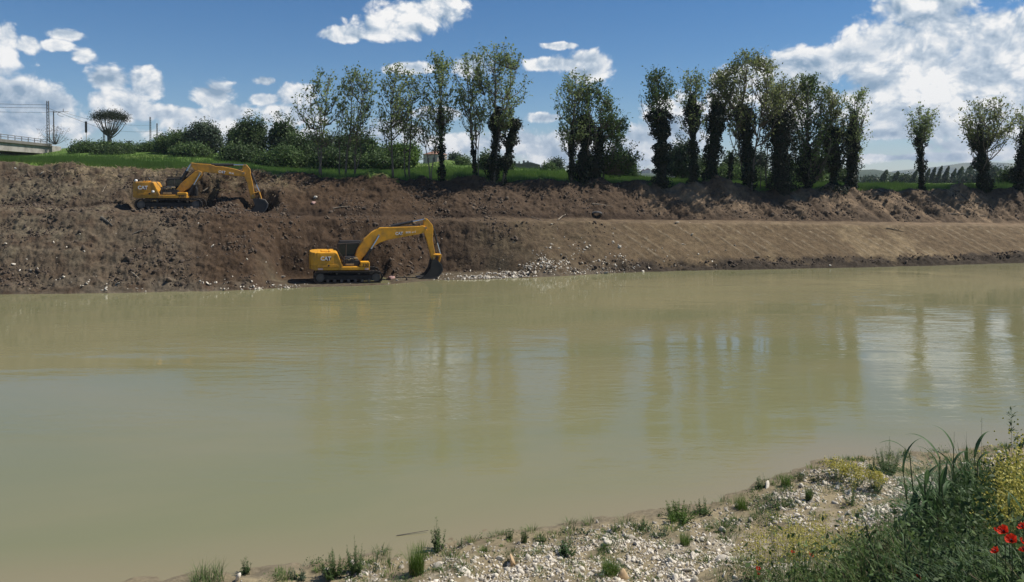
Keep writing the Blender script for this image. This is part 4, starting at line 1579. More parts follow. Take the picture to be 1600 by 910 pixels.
# ------------------------------------------------------------------ far buildings
bd = empty('domed_building', at(680, 262, 250))
tag(bd, 'pale round-roofed building with a small cupola beyond the field', 'building')


def bpp(mb, name, mat, root, bevel=0.0):
    o = mb.build(name, mat, root, bevel)
    return o


mb = MB()
rr = 4.0
pts = [(rr * math.cos(k * math.pi / 6 + .26), rr * math.sin(k * math.pi / 6 + .26)) for k in range(12)]
zslab(mb, pts, -2.0, 4.2)
wl = mb.build('wall', M['plaster'], bd)
for k in range(12):
    an = (k + 0.5) * math.pi / 6 + .26
    mb = MB()
    mtx = Matrix.Rotation(an, 4, 'Z')
    mb.box(rr * 0.962, rr * 0.975, -0.4, 0.4, 1.5, 3.2, mtx)
    if math.sin(an) < 0.2:
        mb.build('window', M['window'], bd)
mb = MB()
zslab(mb, [(x * 1.06, y * 1.06) for x, y in pts], 4.2, 4.4)
zslab(mb, [(x * 1.04, y * 1.04) for x, y in pts], 4.4, 5.4, 0.28)
rf = mb.build('roof', M['tiles'], bd)
mb = MB()
mb.tube([(0, 0, 5.3), (0, 0, 6.4), (0, 0, 7.0)], [0.55, 0.5, 0.05], 8)
mb.build('cupola', M['plaster'], rf)
b2 = empty('ruined_building', at(820, 268, 225))
tag(b2, 'dark weathered building with a broken roof outline right of the ivy stump', 'building')
mb = MB()
mb.box(-5.0, 4.6, 0, 6, -2, 1.9)
mb.box(4.6, 5.6, 0.5, 5, -2, 1.0)
mb.build('wall', M['plaster_dark'], b2)
mb = MB()
mb.prism([(-5.3, 1.9), (-3.2, 2.5), (-1.0, 2.35), (0.4, 2.8), (1.8, 2.75), (4.9, 1.9)], -0.3, 6.3)
mb.build('roof', M['plaster_dark'], b2)
mb = MB()
for x, w, h in ((-4.6, .5, 3.0), (-3.4, .7, 3.1), (-1.9, .4, 3.0), (-0.6, .6, 3.3), (0.7, .5, 3.2)):
    mb.box(x, x + w, 0.2, 0.8, 1.8, h)
mb.build('broken_gable', M['plaster_dark'], b2)
for k in range(5):
    mb = MB()
    mb.box(-4.2 + 1.8 * k, -3.4 + 1.8 * k, -0.03, 0.05, -0.1, 1.1)
    mb.build('window', M['window'], b2)
b3 = empty('low_shed', at(731, 262, 200))
tag(b3, 'low pale shed seen over the grass between two trunks', 'shed')
mb = MB()
mb.box(-1.7, 1.9, 0, 3, -1, 0.9)
mb.build('wall', M['plaster'], b3)
mb = MB()
mb.prism([(-1.9, 0.9), (0.1, 1.35), (2.1, 0.9)], -0.2, 3.2)
mb.build('roof', M['tiles'], b3)

# ------------------------------------------------------------------ hills and a far town
HPX = [-900, -200, 300, 600, 800, 940, 985, 1010, 1040, 1080, 1150, 1300, 1340, 1365, 1390, 1430, 1460, 1500, 1540, 1600, 1800, 2400]
HR1 = [276, 276, 276, 275, 275, 274, 272, 271, 272, 275, 277, 272, 266, 265, 269, 276, 277, 278, 276, 275, 272, 270]
HR2 = [270, 270, 270, 271, 272, 275, 276, 277, 277, 276, 274, 272, 271, 270.5, 270, 265, 262, 257, 255, 256, 252, 255]


def hill(name, rows, d, depth, col, seed, amp):
    a = np.linspace(acol([-900])[0], acol([2400])[0], 700)
    tops = np.interp(a, acol(HPX), [CAM_H + ray(800, r)[1] * d for r in rows])
    s = np.linspace(0, 1, 40)
    Ag, Sg = np.meshgrid(a, s)
    Yg = d - depth * (1 - Sg)
    prof = np.sin(Sg * math.pi / 2) ** 1.2
    Zg = 4 + (np.broadcast_to(tops, Ag.shape) - 4) * prof + amp * fbm(Ag * d / 260, Sg * depth / 260, seed, 5) * prof
    cg = mixc(np.zeros(Ag.shape + (3,)) + np.array(col), (0.10, 0.115, 0.05), sst(fbm(Ag * d / 150, Sg * depth / 200, seed + 5, 4), 0.0, 0.4))
    o = mesh_np(name, np.stack([Ag * Yg, Yg, Zg], -1).reshape(-1, 3), grid_faces(700, 40), M['hill'], attrs={'ground': ('POINT', 'FLOAT_COLOR', np.concatenate([cg, np.ones(Ag.shape + (1,))], -1))}, smooth=True)
    return tag(o, kind='structure')


M['hill'] = ground_mat('wooded_hill', 0.02, 6.0, 0.5)
hill('near_hill', HR1, 1900, 700, (0.035, 0.055, 0.022), 201, 5)
hill('distant_hills', HR2, 4200, 1500, (0.032, 0.050, 0.025), 211, 14)
for k, (px, row, w, hgt, lb) in enumerate([(998, 273, 14, 9, 'leftmost of the tiny pale houses on the far hill town ridge'), (1005, 271.5, 10, 11, 'tall narrow house second from the left in the far hill town'),
                                           (1012, 270.5, 12, 12, 'highest house in the middle of the far hill town'), (1020, 271, 9, 9, 'small house just right of the highest one in the hill town'),
                                           (1028, 272, 12, 8, 'low house near the right end of the hill town'), (1035, 273, 10, 8, 'rightmost of the tiny pale houses on the far hill town ridge')]):
    hs = empty('house', at(px, row, 1880 - 30 * (k % 3)))
    tag(hs, lb, 'house', 'houses of the far hill town')
    mb = MB()
    mb.box(-w / 2, w / 2, -4, 4, -10, hgt * 0.6)
    mb.build('wall', M['town'], hs)
    mb = MB()
    mb.prism([(-w / 2 - 1, hgt * 0.6), (0, hgt), (w / 2 + 1, hgt * 0.6)], -5, 5)
    mb.build('roof', M['tiles'], hs)

# ------------------------------------------------------------------ foliage
def leaves(name, pos, size, tone, mat, parent, rng, droop=0.0, slim=0.55, up=None, outward=None):
    """one bent four-sided leaf per position, each turned its own way"""
    n = len(pos)
    size = np.broadcast_to(size, (n,))
    ax = rng.normal(size=(n, 3))
    if up is not None:
        ax = ax * (1 - up) + np.array([0, 0, 1.6]) * up
    ax[:, 2] -= droop
    ax /= np.linalg.norm(ax, axis=1)[:, None]
    sd_ = rng.normal(size=(n, 3))
    if outward is not None:
        sd_ = np.cross(ax, outward + 0.5 * rng.normal(size=(n, 3)))
    sd_ -= ax * (sd_ * ax).sum(1)[:, None]
    sd_ /= np.linalg.norm(sd_, axis=1)[:, None] + 1e-9
    nr = np.cross(ax, sd_)
    L_ = size[:, None]
    V = np.stack([pos - ax * L_ * 0.5, pos + sd_ * L_ * slim * 0.5 - ax * L_ * .05 + nr * L_ * 0.08, pos + ax * L_ * 0.5 - nr * L_ * 0.05, pos - sd_ * L_ * slim * 0.5 - ax * L_ * .05 + nr * L_ * 0.08], 1)
    F = np.arange(n * 4).reshape(n, 4)
    T = np.repeat(np.clip(tone, 0, 1), 4)
    return mesh_np(name, V.reshape(-1, 3), F, mat, parent, {'tone': ('POINT', 'FLOAT', T)})


def curve(p0, p1, bend, n=7):
    """from p0 outwards, then up to p1"""
    c = Vector((p1.x, p1.y, p0.z)).lerp(Vector(((p0.x + p1.x) / 2, (p0.y + p1.y) / 2, (p0.z + p1.z) / 2)), 1 - bend)
    return [p0 * (1 - s) ** 2 + c * (2 * s * (1 - s)) + p1 * s * s for s in [k / (n - 1) for k in range(n)]]


def tree(label, px, off, stems, crown, nlimb, per, mat='leaf_grey', ivy=(), leaf=0.215, trunk_r=0.13, depth=None, low=0.0, name='tree', group='tall trees along the top of the far bank',
         bark='bark', seed=0, cl=0.42, base_row=None, spread=1.0, rise=1.0):
    """stems: (px at ground, [(px, row)...] up to the top, thickness); crown: (row, left px, right px) from top to bottom"""
    rng = np.random.default_rng(1000 + seed)
    rnd = random.Random(500 + seed)
    base = far_spot(px, off) if depth is None else far_at_depth(px, depth)
    d = base.y
    m_ = d / FPX
    root = empty(name, base)
    tag(root, label, 'tree', group)

    def loc(ppx, row, dy=0.0):
        q = at(ppx, row, d)
        return Vector((q.x - base.x, dy, q.z - base.z))
    tops = [c[0] for c in crown]
    crown = sorted(crown)
    cr_rows = [c[0] for c in crown]
    mb = MB()
    stem_pts = []
    for si, (bpx, pts, th) in enumerate(stems):
        dy = rnd.uniform(-0.4, 0.4) if si else 0.0
        P_ = [Vector((at(bpx, 290, d).x - base.x, dy, -0.35))]
        for (x, r_) in pts:
            q = loc(x, r_, dy)
            P_.append(q)
        # refine with a slight wander
        Q = []
        for i in range(len(P_) - 1):
            nseg = max(2, int((P_[i + 1] - P_[i]).length / 0.9))
            for k in range(nseg):
                q = P_[i].lerp(P_[i + 1], k / nseg)
                if Q:
                    q += Vector((rnd.gauss(0, .05), rnd.gauss(0, .06), 0))
                Q.append(q)
        Q.append(P_[-1])
        rad = [max(0.018, trunk_r * th * (1 - 0.88 * k / (len(Q) - 1)) * (1.25 if k == 0 else 1)) for k in range(len(Q))]
        mb.tube(Q, rad, 7)
        stem_pts.append(Q)
    tr_ = mb.build('trunk', M[bark], root, smooth=True)
    # limbs reach points spread through the crown's outline, rising outwards
    mb = MB()
    LP, LT, LS = [], [], []
    H = stem_pts[0][-1].z
    for k in range(nlimb):
        row = cr_rows[0] + (cr_rows[-1] - cr_rows[0]) * rnd.random() ** 1.0
        lft, rgt = np.interp(row, cr_rows, [c[1] for c in crown]), np.interp(row, cr_rows, [c[2] for c in crown])
        an = rnd.uniform(0, 2 * math.pi)
        rr_ = math.sqrt(rnd.uniform(0.08, 1.0)) * rnd.choice((0.85, 0.95, 1.0, 1.06))
        hw = (rgt - lft) / 2 * (1.04 if px < 850 else 1.10)
        cx = (lft + rgt) / 2
        tip = loc(cx + hw * rr_ * math.cos(an), row)
        tip.y = hw * m_ * rr_ * math.sin(an) * spread
        Q = min(stem_pts, key=lambda S_: min((q - tip).xy.length for q in S_) + rnd.uniform(0, 0.8))
        dist = min((Vector((q.x - tip.x, q.y - tip.y)).length for q in Q))
        z0 = tip.z - (dist * rnd.uniform(0.9, 1.8) + 0.5) * rise
        z0 = min(max(z0, Q[0].z + 1.2), Q[-1].z - 0.2)
        i = min(range(len(Q)), key=lambda j: abs(Q[j].z - z0))
        st = Q[i]
        path = curve(st, tip, 0.55, 7)
        for j in range(1, 6):
            path[j] += Vector((rnd.gauss(0, .07), rnd.gauss(0, .07), rnd.gauss(0, .05)))
        ln = (tip - st).length
        r0 = min(0.016 * ln + 0.012, 0.07)
        mb.tube(path, [r0 * (1 - 0.75 * j / 6) for j in range(7)], 4, cap=False)
        dens = rnd.uniform(0.45, 1.5)
        tone_l = rnd.uniform(-.2, .2)
        dirv = (tip - st).normalized()
        for j in (2, 3, 4, 5, 6):
            for tw_ in range(1 if j == 2 else 2):
                # a plume: a short upright twig with its leaves held close
                tl = rnd.uniform(0.35, 0.95)
                tw = path[j] + Vector((rnd.gauss(0, .33) + dirv.x * 0.3, rnd.gauss(0, .33) + dirv.y * 0.3, tl * rnd.uniform(0.5, 1.0)))
                mb.tube([path[j], tw], [0.013, 0.005], 3, cap=False)
                nn = max(2, int(per * (1.15 if px < 850 else 1.25) * dens * rnd.uniform(0.5, 1.5) / 9))
                s_ = rng.uniform(0.15, 1.1, nn)[:, None]
                P_ = np.array(path[j]) * (1 - s_) + np.array(tw) * s_ + rng.normal(size=(nn, 3)) * np.array([cl * 0.34, cl * 0.34, cl * 0.30])
                LP.append(P_)
                LT.append(np.clip(rng.normal(0.45 + tone_l, 0.2, nn), 0, 1))
                LS.append(leaf * 1.12 * rng.uniform(0.65, 1.3, nn))
    if nlimb:
        mb.build('branches', M[bark], root)
        leaves('crown', np.concatenate(LP), np.concatenate(LS), np.concatenate(LT), M[mat], root, rng, slim=0.6, up=0.25)
    # ivy sleeves: dense dark leaves standing on a lumpy core
    for (r0, r1, xc0, xc1, w0, w1) in ivy:
        n = 26
        core, rad = [], []
        for k in range(n):
            s = k / (n - 1)
            row = r0 + (r1 - r0) * s
            q = loc(xc0 + (xc1 - xc0) * s, row)
            if k == n - 1:
                q.z = min(q.z, -0.1)
            w = (w0 + (w1 - w0) * s) * m_ * (1 + 1.15 * float(fbm(np.array([s * 7.0 + seed * 3.3]), np.array([seed * 1.7 + xc0]), 401, 3)[0])) * (0.35 + 0.65 * min(1, s * 7 + 0.1)) * (1.0 if s < 0.93 or r1 < 270 else 0.9)
            core.append(q)
            rad.append(max(w, 0.10))
        mb = MB()
        mb.tube(core, [r_ * 0.62 for r_ in rad], 9)  # dark inner tube added to block light from passing through the ivy
        cz = np.array([c.z for c in core])
        area = sum(2 * math.pi * rad[i] * abs(cz[i] - cz[i + 1]) for i in range(n - 1))
        nl = int(min(6000, area * 120))
        wt_ = np.array([rad[i] for i in range(n)])
        idx = rng.choice(n, nl, p=wt_ / wt_.sum())
        s = np.clip(idx + rng.uniform(-0.5, 0.5, nl), 0, n - 1)
        cx_ = np.interp(s, range(n), [c.x for c in core])
        cy_ = np.interp(s, range(n), [c.y for c in core])
        cz_ = np.interp(s, range(n), cz)
        th = rng.uniform(0, 2 * math.pi, nl)
        lump = 1 + 0.85 * fbm(th * 1.3 + 9, cz_ * 1.1 + seed, 411 + seed, 3) + 0.35 * vnoise(th * 3.3, cz_ * 3.5, 421)
        rr_ = np.interp(s, range(n), rad) * lump * rng.uniform(0.72, 1.08, nl)
        P_ = np.stack([cx_ + rr_ * np.cos(th), cy_ + rr_ * np.sin(th), cz_ + rng.normal(0, .08, nl)], -1)
        iv = mb.build('ivy_light_block', M['ivy_core'], root)
        leaves('ivy', P_, rng.uniform(0.13, 0.25, nl), np.clip(rng.normal(0.45, 0.22, nl), 0, 1), M['leaf_ivy'], root, rng, droop=0.5, slim=0.8,
               outward=np.stack([np.cos(th), np.sin(th), 0.3 + 0 * th], -1))
    return root


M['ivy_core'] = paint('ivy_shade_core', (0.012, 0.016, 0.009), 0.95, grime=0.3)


def bush(label, px0, px1, rtop, depth, mat='leaf_dark', n=3600, leaf=0.30, rbot=None, group='shrubs and low trees behind the field', name='bush', cat='bush', seed=0, dome=0.6, lobes=9, stem=True, lean=0.0):
    """a rounded, clumpy mass of leaves: several lobes, each of many leaf clumps"""
    rng = np.random.default_rng(3000 + seed)
    cx = (px0 + px1) / 2
    base = far_at_depth(cx, depth)
    if rbot is not None:
        base.z = min(base.z, at(cx, rbot, depth).z)
    root = empty(name, base)
    tag(root, label, cat, group)
    hw = (px1 - px0) / 2 * depth / FPX
    H = at(cx, rtop, depth).z - base.z
    P_, T_, S_, O_ = [], [], [], []
    mb = MB()
    for k in range(lobes):
        if k == 0:
            c, r = np.array([0, 0, H * 0.66]), np.array([hw * 0.55, hw * 0.5, H * 0.34])
        else:
            an = rng.uniform(0, 2 * math.pi)
            zz = rng.uniform(0.12, 0.72)
            q = hw * rng.uniform(0.35, 0.72) * (1 - 0.55 * max(0, zz - 0.3) / dome * 0.6)
            c = np.array([q * math.cos(an), q * math.sin(an) * 0.7, H * zz])
            r = np.array([hw * rng.uniform(0.28, 0.42), hw * rng.uniform(0.28, 0.4), H * rng.uniform(0.20, 0.30)])
        c[0] += lean * c[2]
        nk = int(n * r[0] * r[2]) if False else n // lobes
        ncl = max(8, nk // 28)
        u = rng.normal(size=(ncl, 3))
        u /= np.linalg.norm(u, axis=1)[:, None]
        rad = rng.uniform(0.55, 1.08, ncl) ** 0.7
        cc = c + u * r * rad[:, None]
        ci = rng.integers(0, ncl, nk)
        P_.append(cc[ci] + rng.normal(size=(nk, 3)) * leaf * np.array([1.35, 1.35, 1.5]))
        ct = np.clip(0.42 + 0.25 * rng.normal(size=ncl), 0, 1)
        T_.append(np.clip(ct[ci] + 0.12 * rng.normal(size=nk), 0, 1))
        S_.append(leaf * rng.uniform(0.6, 1.25, nk))
        O_.append(u[ci])
        if stem:
            mb.tube([Vector((0.15 * c[0], 0.15 * c[1], -0.4)), Vector(c) * 0.5, Vector(c)], [0.09, 0.06, 0.03], 5)
    if stem:
        mb.build('stems', M['bark'], root)
    # solid-looking inside: larger leaves deep in the mass
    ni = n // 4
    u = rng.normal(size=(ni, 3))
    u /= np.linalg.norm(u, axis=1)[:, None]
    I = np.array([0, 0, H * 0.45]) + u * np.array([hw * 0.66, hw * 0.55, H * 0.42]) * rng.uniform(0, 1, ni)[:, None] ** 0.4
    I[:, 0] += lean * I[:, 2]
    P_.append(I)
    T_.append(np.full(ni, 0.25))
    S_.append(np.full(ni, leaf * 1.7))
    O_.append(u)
    P_ = np.concatenate(P_)
    P_[:, 2] = np.maximum(P_[:, 2], -0.2)
    leaves('foliage', P_, np.concatenate(S_), np.concatenate(T_), M[mat], root, rng, slim=0.7, outward=np.concatenate(O_))
    return root


TG = 'tall trees along the top of the far bank'
# --- group on the left: slender, airy, few leaves
tree('slender pale-leaved tree, leftmost of the tall row, forked low', 501, 0.6, [(500, [(502, 230), (508, 180), (515, 122)], 0.9), (503, [(496, 225), (488, 180), (484, 150)], 0.6)],
     [(112, 506, 520), (135, 480, 532), (165, 466, 536), (195, 472, 534), (222, 484, 524)], 42, 34, seed=1)
tree('airy forked tree just right of the leftmost slender one', 548, 0.9, [(540, [(543, 235), (548, 190), (552, 125)], 0.8), (553, [(556, 230), (562, 180), (572, 128)], 0.8), (530, [(528, 240), (532, 190), (538, 150)], 0.5)],
     [(115, 540, 582), (135, 528, 586), (165, 526, 588), (195, 528, 582), (225, 540, 574)], 58, 36, seed=2)
tree('thin-stemmed tree with sparse grey leaves beside the first gap', 612, 0.5, [(614, [(612, 240), (611, 180), (618, 112)], 0.8)],
     [(106, 608, 628), (125, 592, 642), (155, 586, 644), (185, 590, 640), (205, 600, 632)], 46, 34, seed=3)
tree('narrow tree with several thin stems left of the ivy-wrapped pole-like trunk', 642, 0.8, [(640, [(640, 240), (644, 180), (648, 125)], 0.7), (634, [(630, 240), (634, 190), (640, 150)], 0.5)],
     [(118, 640, 656), (140, 622, 666), (170, 620, 668), (200, 626, 660), (214, 632, 656)], 40, 34, seed=4)
tree('small leaning sapling with bare whitish stems between two taller trees', 672, 0.2, [(672, [(668, 245), (662, 215), (658, 190)], 0.5), (674, [(678, 240), (684, 210), (688, 188)], 0.45)],
     [(186, 652, 690), (200, 650, 694), (222, 656, 690)], 16, 14, seed=5, bark='bark_pale')
tree('tall tree with a thin sleeve of ivy on its straight trunk', 690, 0.4, [(691, [(690, 230), (688, 165), (684, 96)], 1.1)],
     [(90, 676, 694), (110, 662, 708), (140, 660, 716), (170, 662, 714), (190, 668, 706)], 50, 36, seed=6, ivy=[(158, 283, 688, 691, 3.5, 5.0)])
tree('tall open-crowned tree with twin stems leaning apart', 742, 0.6, [(744, [(738, 235), (734, 190), (740, 100)], 1.0), (742, [(744, 230), (742, 180), (732, 110)], 0.7), (747, [(748, 235), (752, 190), (758, 150)], 0.45)],
     [(87, 720, 748), (105, 704, 760), (135, 702, 768), (165, 708, 768), (200, 716, 762)], 60, 34, seed=7, ivy=[(205, 284, 736, 744, 2.0, 4.2)])
tree('tallest tree of the left group, lower half wrapped in thick ivy', 772, 0.2, [(770, [(774, 230), (776, 180), (772, 82)], 1.3), (772, [(782, 190), (794, 140), (806, 110)], 0.8)],
     [(70, 764, 790), (90, 752, 812), (120, 748, 824), (150, 752, 826), (180, 758, 806), (200, 764, 796)], 74, 36, seed=8, ivy=[(168, 288, 778, 770, 10, 10.5)])
tree('leaning ivy-smothered stump-like tree right of the tallest left one', 790, -0.2, [(786, [(792, 230), (802, 192)], 0.9)],
     [(188, 796, 812), (205, 792, 812)], 6, 20, mat='leaf_ivy', seed=9, ivy=[(187, 290, 804, 786, 9.5, 5.5)], leaf=0.16)
# --- centre group
tree('tall sparse tree with a narrow ivy trunk at the left of the centre group', 893, 0.3, [(893, [(894, 230), (896, 180), (900, 118)], 1.1)],
     [(112, 888, 914), (130, 872, 922), (155, 868, 926), (185, 870, 924), (215, 876, 918)], 56, 36, mat='leaf_grey', seed=10, ivy=[(190, 293, 894, 893, 4, 6)])
tree('broad tree with a massive dark ivy curtain in the centre group', 920, 0.5, [(915, [(918, 230), (922, 190), (924, 140)], 1.1), (926, [(932, 220), (945, 185), (956, 165)], 0.9)],
     [(128, 912, 934), (150, 900, 950), (175, 896, 966), (200, 898, 970)], 66, 38, mat='leaf_mid', seed=11, ivy=[(180, 293, 914, 912, 12, 13), (200, 293, 936, 930, 8, 10)])
tree('round leafy green tree at the right of the centre group', 941, 1.6, [(941, [(944, 250), (954, 220), (962, 200)], 0.9)],
     [(188, 950, 972), (205, 932, 988), (230, 930, 996), (255, 936, 994), (276, 948, 976)], 70, 60, mat='leaf_mid', seed=12, cl=0.5)
# --- right group
tree('tree with clumps of dark ivy and a small crown left of the big group', 1032, 0.2, [(1031, [(1030, 230), (1030, 180), (1028, 120)], 1.2)],
     [(112, 1020, 1034), (128, 1010, 1046), (150, 1002, 1062), (175, 1000, 1064)], 44, 36, mat='leaf_mid', seed=13, ivy=[(172, 232, 1031, 1034, 14, 11), (226, 262, 1034, 1031, 13, 8), (245, 296, 1030, 1033, 12, 12)])
tree('thin-topped tree with an ivy column at the left edge of the big group', 1083, 0.3, [(1083, [(1084, 230), (1080, 180), (1079, 122)], 1.1)],
     [(114, 1070, 1092), (130, 1058, 1104), (160, 1056, 1106), (190, 1060, 1104)], 44, 32, mat='leaf_grey', seed=14, ivy=[(150, 296, 1081, 1084, 8.5, 10)])
tree('ivy-smothered tree with a hunched dark top in the big group', 1115, 0.4, [(1112, [(1114, 230), (1118, 175), (1126, 125)], 1.1)],
     [(112, 1114, 1140), (130, 1108, 1150), (165, 1106, 1146)], 36, 34, mat='leaf_olive', seed=15, ivy=[(160, 296, 1122, 1108, 15, 10)])
tree('thin bare-stemmed tree leaning right under the biggest crown', 1140, -0.3, [(1139, [(1142, 250), (1150, 215), (1156, 185)], 0.6)],
     [(180, 1146, 1164), (200, 1142, 1166)], 8, 14, seed=16, ivy=[(240, 300, 1143, 1139, 3, 4.5)])
tree('biggest tree of the right group with a wide olive crown', 1168, 0.5, [(1170, [(1168, 230), (1160, 180), (1168, 95)], 1.5), (1172, [(1182, 200), (1196, 150), (1204, 115)], 0.9), (1165, [(1154, 190), (1140, 150), (1130, 120)], 0.8)],
     [(84, 1158, 1192), (100, 1130, 1214), (125, 1116, 1230), (155, 1114, 1236), (180, 1120, 1226)], 112, 40, mat='leaf_olive', seed=17, ivy=[(165, 300, 1162, 1172, 13, 12)])
tree('slender tree with thin stems between the two widest ivy columns', 1196, 1.0, [(1196, [(1198, 230), (1202, 180), (1206, 140)], 0.6), (1190, [(1190, 240), (1194, 200), (1196, 170)], 0.4)],
     [(130, 1196, 1222), (160, 1188, 1228), (190, 1186, 1222)], 26, 30, mat='leaf_grey', seed=18)
tree('tree hidden by the widest black-green ivy column of the group', 1220, 0.0, [(1220, [(1220, 230), (1218, 180), (1228, 130)], 1.2)],
     [(125, 1212, 1246), (145, 1200, 1256), (170, 1200, 1256)], 46, 36, mat='leaf_olive', seed=19, ivy=[(172, 302, 1219, 1222, 19, 17)])
tree('tree with hanging fresh green foliage right of the widest ivy column', 1262, 0.4, [(1262, [(1262, 230), (1262, 180), (1262, 132)], 1.2)],
     [(122, 1248, 1272), (140, 1234, 1288), (170, 1234, 1296), (210, 1236, 1300), (250, 1244, 1296), (270, 1254, 1284)], 112, 44, mat='leaf_mid', seed=20, ivy=[(230, 302, 1262, 1262, 9, 13)])
tree('tree with a rusty olive crown and dark ivy legs, second from the group end', 1300, 0.2, [(1302, [(1302, 230), (1298, 190), (1296, 150)], 1.1)],
     [(140, 1284, 1306), (160, 1276, 1316), (195, 1276, 1320), (225, 1282, 1316)], 58, 38, mat='leaf_olive', seed=21, ivy=[(200, 302, 1302, 1302, 13, 14)])
tree('ragged narrow tree at the right end of the big group', 1332, 0.3, [(1330, [(1332, 230), (1336, 190), (1336, 148)], 1.0)],
     [(142, 1322, 1344), (160, 1312, 1358), (185, 1312, 1356), (215, 1318, 1352), (240, 1322, 1346)], 56, 34, mat='leaf_grey', seed=22, ivy=[(175, 240, 1334, 1336, 7, 7), (215, 300, 1333, 1330, 7, 8)])
tree('lone slim tree with a small tuft crown standing before the poplars', 1440, 0.2, [(1441, [(1439, 250), (1437, 215), (1436, 180)], 0.9), (1440, [(1441, 210), (1446, 190)], 0.6)],
     [(172, 1428, 1450), (185, 1421, 1456), (205, 1423, 1456), (214, 1430, 1450)], 40, 32, mat='leaf_grey', seed=23, ivy=[(206, 300, 1437, 1441, 6, 5.5)])
tree('lone flat-topped tree with an ivy trunk near the right edge', 1537, 0.0, [(1540, [(1536, 250), (1531, 215), (1532, 170)], 1.1), (1538, [(1536, 225), (1552, 205), (1566, 185)], 0.7)],
     [(160, 1518, 1560), (172, 1504, 1576), (190, 1498, 1580), (206, 1506, 1574), (214, 1520, 1562)], 80, 34, mat='leaf_olive', seed=24, ivy=[(196, 306, 1531, 1540, 9, 7)])
tree('ivy-covered tree cut off by the right edge', 1594, -0.3, [(1594, [(1596, 250), (1600, 215), (1604, 185)], 1.2)],
     [(174, 1590, 1622), (190, 1584, 1632), (212, 1586, 1630)], 50, 34, mat='leaf_olive', seed=25, ivy=[(208, 312, 1600, 1592, 7, 15)])

# --- umbrella pine and bare shrub by the railway
pr_ = np.random.default_rng(77)
q = at(171, 232, 128)
pine = empty('umbrella_pine', q)
tag(pine, 'dark umbrella pine with a flat wide crown by the railway', 'tree')
mb = MB()
k_ = 128 / FPX
fork = Vector((-0.1, 0, 2.5))
mb.tube([(0.1, 0, -0.5), (0.0, 0, 1.6), fork], [0.45, 0.33, 0.28], 8)
mb.build('trunk', M['bark'], pine, smooth=True)
mb = MB()
NP_, nT = [], []
for k in range(34):
    an = k * 2.399
    r_ = 2.75 * math.sqrt((k + 0.6) / 34)
    tip = Vector((0.35 + r_ * math.cos(an) * 1.0, r_ * math.sin(an) * 0.9, 5.0 + 0.8 * (1 - (r_ / 3.3) ** 2)))
    mb.tube(curve(fork + Vector((0, 0, pr_.uniform(-1, 0.3))), tip, 0.45, 6), [0.12, 0.09, 0.07, 0.05, 0.04, 0.03], 4)
    n = 120
    c = np.array(tip) + np.array([0, 0, 0.0])
    NP_.append(c + pr_.normal(size=(n, 3)) * np.array([0.38, 0.38, 0.42]))
mb.build('branches', M['bark'], pine)
NP_ = np.concatenate(NP_)
leaves('crown', NP_, 0.27, pr_.uniform(0, 0.8, len(NP_)), M['leaf_ivy'], pine, pr_, slim=0.35, up=0.4)
q = at(90, 226, 127)
sh = empty('bare_shrub', q)
tag(sh, 'sparse reddish-brown shrub spreading behind the catenary pole', 'shrub')
mb = MB()
NP_ = []
for k in range(26):
    tip = Vector((pr_.uniform(-3.4, 2.4), pr_.uniform(-1, 1), 0))
    tip.z = pr_.uniform(0.8, 3.3) * (1 - 0.35 * abs(tip.x) / 3.4)
    mb.tube(curve(Vector((-0.4, 0, 0)), tip, 0.3, 5), [0.05, 0.04, 0.03, 0.02, 0.015], 3)
    NP_.append(np.array(tip) + pr_.normal(size=(16, 3)) * 0.28)
mb.build('branches', M['bark'], sh)
leaves('foliage', np.concatenate(NP_), 0.17, pr_.uniform(0.1, 0.7, 26 * 16), M['leaf_dry'], sh, pr_)

